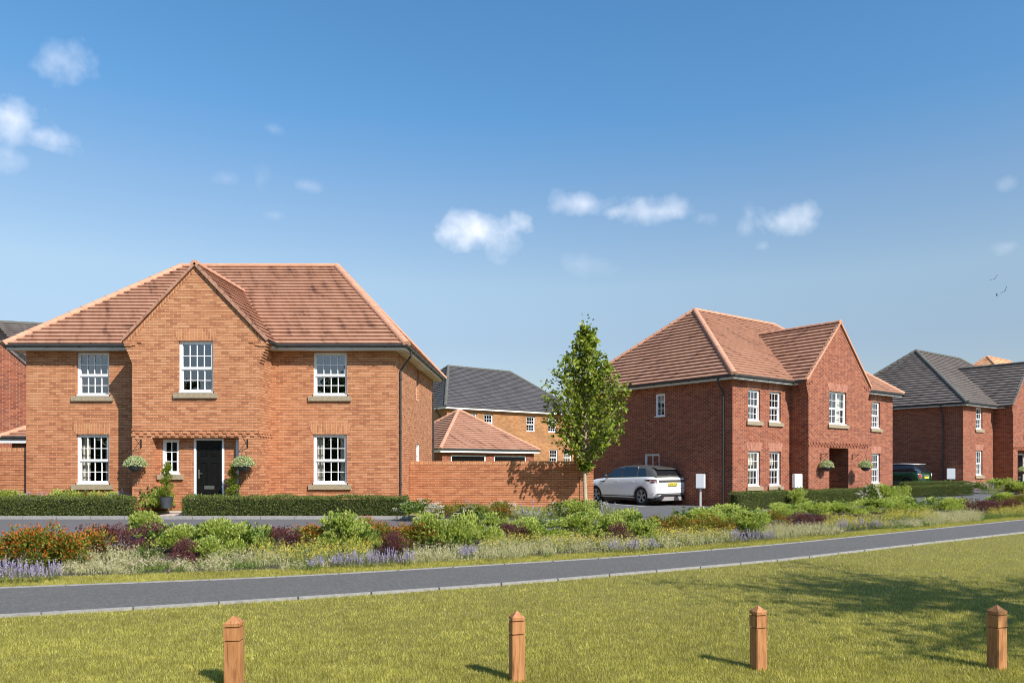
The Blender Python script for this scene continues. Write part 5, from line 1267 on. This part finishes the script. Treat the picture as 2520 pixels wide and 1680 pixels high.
# ---- the young tree by the garden wall
def tube_np(mb, pts, rad, n=7): mb.tube(pts, rad, n)
def young_tree():
    X, Y = at(1441, 24.85), 24.85; g = gz(X, Y); T = thing('tree', 'young broadleaf tree with a pale trunk in front of the long garden wall', 'tree', (X, Y, g)); rng = np.random.default_rng(12); pr = random.Random(3)
    s = 77.3; z = lambda py: EYE + (HY-py)/s - g
    H_ = z(786); mb = MB(); trunk = [(0, 0, -.15), (.0, 0, .35), (-.03, .0, 1.0), (-.01, .01, 1.9), (.02, 0, 2.6), (.0, .02, 3.4), (.04, 0, 4.3), (0, 0, H_-.1)]
    mb.tube(trunk, [.085, .066, .060, .055, .042, .032, .02, .006], 10)
    prof = [(z(1140), .10), (z(1110), .66), (z(1070), 1.12), (z(1020), 1.32), (z(970), 1.22), (z(910), .84), (z(870), .50), (z(830), .24), (z(790), .06)]
    def R_(h):
        if h <= prof[0][0]: return prof[0][1]
        for (a, b), (c, d) in zip(prof, prof[1:]):
            if h <= c: return b + (d-b)*(h-a)/(c-a)
        return .1
    tips = []; nb = 84
    for k in range(nb):
        f = (k+.5)/nb; h0 = 1.30 + (H_-1.72)*f**1.22; a = k*2.399 + pr.uniform(-.4, .4)
        rise = pr.uniform(.55, 1.15); Lm = 0
        # grow out until the profile radius is met
        q = 0
        while q < 2.2:
            q += .04; hh = h0 + q*rise + .12*q*q
            if q >= R_(hh)*pr.uniform(.84, 1.12): break
        pts = []; m = 7; wob = [pr.uniform(-.05, .05) for _ in range(3)]
        for j in range(m+1):
            t = j/m; r = q*t; hh = h0 + r*rise*.8 + .2*r*r; pts.append((math.cos(a+wob[0]*t*3)*r, math.sin(a+wob[0]*t*3)*r, hh))
        r0 = .022*(1-f)+.008
        mb.tube(pts, [r0*(1-.85*j/m) for j in range(m+1)], 6)
        for j in range(1, m+1):
            p = Vector(pts[j]); dd = (Vector(pts[j])-Vector(pts[j-1])).normalized()
            nt = (3 if j > 1 else 1) + int(q*1.6)
            for _ in range(nt):
                tw = dd*.6 + Vector((pr.gauss(0, 1), pr.gauss(0, 1), pr.gauss(.45, .7))); tw.normalize(); l = pr.uniform(.08, .30)*(.6+.5*j/m)*min(1, .45+.6*q)
                e = p + tw*l
                if pr.random() < .5: mb.tube([p, p+tw*l*.5+Vector((0, 0, .01)), e], [.005, .004, .002], 4)
                tips.append((p, e))
    mb.build('trunk', MT['bark'], T, smooth=True)
    C = []; 
    for p, e in tips:
        p = np.array(p); e = np.array(e)
        for _ in range(4):
            t = rng.uniform(.25, 1.1); C.append(p+(e-p)*t + rng.normal(size=3)*.035)
    for t in np.linspace(.55, 1.01, 120): C.append(np.array([0, 0, H_*t]) + rng.normal(size=3)*np.array([.06, .06, .05]))
    C = np.array(C); n = len(C); out = C*np.array([1, 1, 0]); out /= np.linalg.norm(out, axis=1, keepdims=True)+.01
    D = out*.7 + rnd3(rng, n)*.9 + np.array([0, 0, -.15]); N = rnd3(rng, n)*.75 + np.array([.15, -.25, .75])
    V, Fq = leaves(C, D, N, rng.uniform(.09, .15, n), rng.uniform(.075, .115, n)); np_mesh('crown', V, Fq, MT['leaf_tree'], T)
young_tree()

# ---- big trees out of frame: they throw the shade on the lawn and stand in the window reflections
def big_tree(label, X, Y, H_, Rc, seed, nl=9000, spread=1.0, leaf=.22, hfrac=.35, flat=1.0):
    g = gz(X, Y); T = thing('tree', label, 'tree', (X, Y, g), 0, 'tall trees on the near side of the lawn'); rng = np.random.default_rng(seed); pr = random.Random(seed)
    mb = MB(); mb.tube([(0, 0, -.2), (.1, 0, H_*.3), (0, .1, H_*.6), (.1, 0, H_*.95)], [.32, .24, .15, .03], 9); C = []
    for k in range(44):
        f = (k+.5)/44; h0 = H_*(hfrac+(.92-hfrac)*f); a = k*2.4; L_ = Rc*math.sin(math.pi*(.18+.78*f))*pr.uniform(.65, 1.15); rise = pr.uniform(.0, .5)
        pts = [(math.cos(a)*L_*t, math.sin(a)*L_*t, h0+L_*rise*t) for t in (0, .35, .7, 1)]; mb.tube(pts, [.08, .055, .03, .01], 5)
        m = nl//44; t = rng.uniform(.3, 1.05, m)**.8; P = np.array([np.interp(t, [0, 1], [pts[0][i], pts[3][i]]) for i in range(3)]).T; C.append(P + rng.normal(size=(m, 3))*np.array([.32, .32, .20*flat])*spread)
    mb.build('trunk', MT['bark'], T, smooth=True); C = np.concatenate(C); n = len(C)
    V, Fq = leaves(C, rnd3(rng, n), rnd3(rng, n)*.8+np.array([0, 0, .6]), leaf*rng.uniform(.7, 1.2, n), leaf*.7); np_mesh('crown', V, Fq, MT['leaf_far'], T)
big_tree('tall tree out of frame at the right whose shade falls on the lawn', 10.4, 3.9, 8.6, 3.3, 5, nl=5200, leaf=.14, hfrac=.5, flat=.5, spread=.8)
big_tree('tall tree behind the viewer, leftmost of the row', -34, -27, 10, 5.0, 6, nl=7000, leaf=.3, hfrac=.12)
src = [o for o in COL.objects if o.name.startswith('tree') and o.get('label', '').startswith('tall tree behind')][0]
for i_, (X, Y, s_, lb) in enumerate(((-26, -30, 1.12, 'second'), (-18, -26, .92, 'third'), (-10, -30, 1.15, 'fourth'), (-1, -28, .95, 'fifth'), (8, -31, 1.1, 'sixth'), (17, -27, .9, 'seventh'), (27, -30, 1.05, 'eighth'))):
    q = copy_tree(src); q.location = (X, Y, 0); q.scale = (1.1*s_, 1.1*s_, 1.18*s_); q.rotation_euler = (0, 0, i_*1.3); q['label'] = f'tall tree behind the viewer, {lb} of the row'
def reflection_thicket():  # added out of frame so the lower windows reflect dark foliage
    T = thing('reflection_hedge', 'tall hedge added behind the viewer to darken the window reflections', 'hedge', (0, -36, 0)); rng = np.random.default_rng(31); n = 26000
    mb = MB(); mb.box(-70, 60, -.8, .8, -.2, 4.2); mb.build('twigs', MT['hedge_core'], T)
    X = rng.uniform(-71, 61, n); Z = rng.uniform(0, 1, n)**.8*(5.2+1.3*np.sin(X*.35)+.8*np.sin(X*1.1)); Yv = rng.uniform(.7, 2.6, n)
    V, Fq = leaves(np.column_stack([X, Yv, Z]), rnd3(rng, n), rnd3(rng, n)*.8+np.array([0, .4, .5]), rng.uniform(.3, .6, n), .3); np_mesh('foliage', V, Fq, MT['leaf_far'], T)
reflection_thicket()
# ---- spiral topiary in pots and hanging baskets
def topiary(label, px, Y, ybase, ytop):
    X = at(px, Y); z0 = zpx(ybase, Y); H_ = zpx(ytop, Y)-z0; T = thing('topiary', label, 'potted plant', (X, Y, z0), 0, 'spiral topiaries in pots beside the door')
    mb = MB(); mb.lathe([(.001, 0), (.13, 0), (.18, .30), (.19, .32), (.16, .32), (.15, .27), (.001, .27)], 20); mb.build('pot', MT['pot'], T, smooth=False)
    st = MB(); st.tube([(0, 0, .25), (0, 0, H_*.97)], .012, 6); st.build('stem', MT['stem'], T)
    rng = np.random.default_rng(int(px)); n = 3400; t = rng.random(n); a = t*2*math.pi*3.4; r = .17*(1-.62*t); h = .33 + (H_-.36)*t
    c = np.column_stack([np.cos(a)*r*.62, np.sin(a)*r*.62, h]); d = rnd3(rng, n); P = c + d*np.array([.11, .11, .085])*(1-.4*t)[:, None]*rng.uniform(.7, 1.1, n)[:, None]
    V, Fq = leaves(P, d+np.array([0, 0, .5]), d+rnd3(rng, n)*.5, .035, .018); np_mesh('foliage', V, Fq, MT['leaf_lime2'], T)
MT['leaf_lime2'] = leafmat('leaf_topiary', [(.07,.11,.012), (.15,.22,.02), (.25,.31,.03), (.34,.37,.05)], .3)
topiary('spiral topiary in a dark pot left of the black front door', 410, 21.75, 1250, 1139)
topiary('spiral topiary in a dark pot right of the black front door, below a hanging basket', 573, 21.98, 1250, 1141)
MT['leaf_basket'] = leafmat('leaf_basket', [(.16,.24,.06), (.32,.40,.14), (.50,.55,.30), (.68,.70,.52), (.22,.32,.08)], .35)
def basket(label, X, Y, Z, r=.27, k=1.0, toward=(0, -1)):
    B = thing('hanging_basket', label, 'hanging basket', (X, Y, Z), 0, 'hanging baskets beside the front doors'); rng = np.random.default_rng(int(abs(X*31+Y*17)))
    mb = MB(); mb.lathe([(.001, -.20), (.09, -.19), (.16, -.13), (.20, -.04), (.205, 0), (.19, .0), (.001, -.02)], 20); mb.build('bowl', MT['pot'], B, smooth=True)
    n = 1500; d = rnd3(rng, n); d[:, 2] = np.abs(d[:, 2])*.9-.12; P = d*np.array([r, r, .29])*rng.uniform(.75, 1.1, n)[:, None]+np.array([0, 0, .0]); V, Fq = leaves(P, d*.7+rnd3(rng, n)*.7, d+rnd3(rng, n)*.5, .045, .026); np_mesh('flowers', V, Fq, MT['leaf_basket'], B)
    ch = MB()
    for j in range(3):
        a = j*2.1+.5; ch.tube([(math.cos(a)*.19, math.sin(a)*.19, 0), (0, 0, .50)], .005, 5)
    ch.build('chain', MT['trim'], B)
def bracket(parent, M, z):
    mb = MB(); mb.T = M; mb.box(-.012, .012, -.0, .03, z-.22, z+.02); mb.tube([(0, .02, z), (0, .34, z)], .009, 6); mb.tube([(0, .02, z-.20), (0, .12, z-.13), (0, .27, z-.01)], .008, 6); mb.tube([(0, .30, z), (0, .33, z+.03), (0, .35, z)], .008, 6); mb.build('bracket', MT['trim'], parent)
for px, lb in ((333, 'hanging basket of pale flowers left of the black front door'), (599, 'hanging basket of pale flowers right of the black front door')):
    Y = 21.82; X = at(px, Y); basket(lb, X, Y, zpx(1143, Y)); bracket(H1, basis((X+15.34, -1.05), (1, 0), (0, -1)), zpx(1082, 22.1)-.44)
for px, lb in ((2034, 'hanging basket left of the second house\'s porch'), (2130, 'hanging basket right of the second house\'s porch')):
    Y = 31.7 if px < 2100 else 32.9; X = at(px, Y); basket(lb, X, Y, zpx(1147, Y)); v = Vector((X-7.25, Y-29.7)); bracket(H2, basis((v.dot(DU), -.85), (1, 0), (0, -1)), zpx(1147, Y)+.5-.12)
Y = 45.2; basket('hanging basket beside the third house\'s porch at the right edge', at(2518, Y), Y, zpx(1158, Y), r=.30)

# ---- lawn blades: one uncountable mass
def lawn():
    rng = np.random.default_rng(77); n = 800000
    fxs = np.array([a for a, b in NEAR]); fys = np.array([b for a, b in NEAR])
    inv = rng.random(n); Ymin, Ymax = 3.9, 22.0; Yv = 1/(1/Ymin + inv*(1/Ymax-1/Ymin)); half = .78*Yv+.6
    Xv = rng.uniform(-1, 1, n)*half - .02*Yv; ok = Yv < np.interp(Xv, fxs, fys) - .012 + rng.normal(0, .022, n); Xv, Yv = Xv[ok], Yv[ok]
    n = len(Xv); clump = .5+.5*np.sin(Xv*5.1+np.sin(Yv*4.3)*1.7)*np.sin(Yv*6.2+np.sin(Xv*3.9))
    h = rng.uniform(.024, .046, n)*(.8+.35*clump); w = (.0038+.00042*Yv)
    D = np.column_stack([rng.normal(0, .42, n), rng.normal(0, .42, n), np.ones(n)]); D /= np.linalg.norm(D, axis=1, keepdims=True)
    a = rng.uniform(0, 6.28, n); S_ = np.column_stack([np.cos(a), np.sin(a), np.zeros(n)])*w[:, None]*.5; C = np.column_stack([Xv, Yv, np.zeros(n)-.004])
    V = np.stack([C-S_, C+S_, C+D*h[:, None]], 1).reshape(-1, 3); o = np_mesh('lawn_grass', V, np.arange(n*3).reshape(-1, 3), MT['blade']); tag(o, 'short mown lawn grass in front of the path', 'grass', kind='stuff')
    # verge behind the path
    n = 150000; Xv = rng.uniform(-12, 17, n); f = np.interp(Xv, [a for a, b in FAR], [b for a, b in FAR]); Yv = f + .04 + rng.uniform(0, 1.05, n)**1.2*1.0
    n = len(Xv); h = rng.uniform(.03, .065, n); w = (.005+.0005*Yv); D = np.column_stack([rng.normal(0, .45, n), rng.normal(0, .45, n), np.ones(n)]); D /= np.linalg.norm(D, axis=1, keepdims=True)
    a = rng.uniform(0, 6.28, n); S_ = np.column_stack([np.cos(a), np.sin(a), np.zeros(n)])*w[:, None]*.5; C = np.column_stack([Xv, Yv, np.zeros(n)])
    V = np.stack([C-S_, C+S_, C+D*h[:, None]], 1).reshape(-1, 3); o = np_mesh('verge_grass', V, np.arange(n*3).reshape(-1, 3), MT['blade']); tag(o, 'narrow grass verge between the path and the planted bed', 'grass', kind='stuff')
lawn()
for m in bpy.data.meshes:
    if m.users == 0: bpy.data.meshes.remove(m)
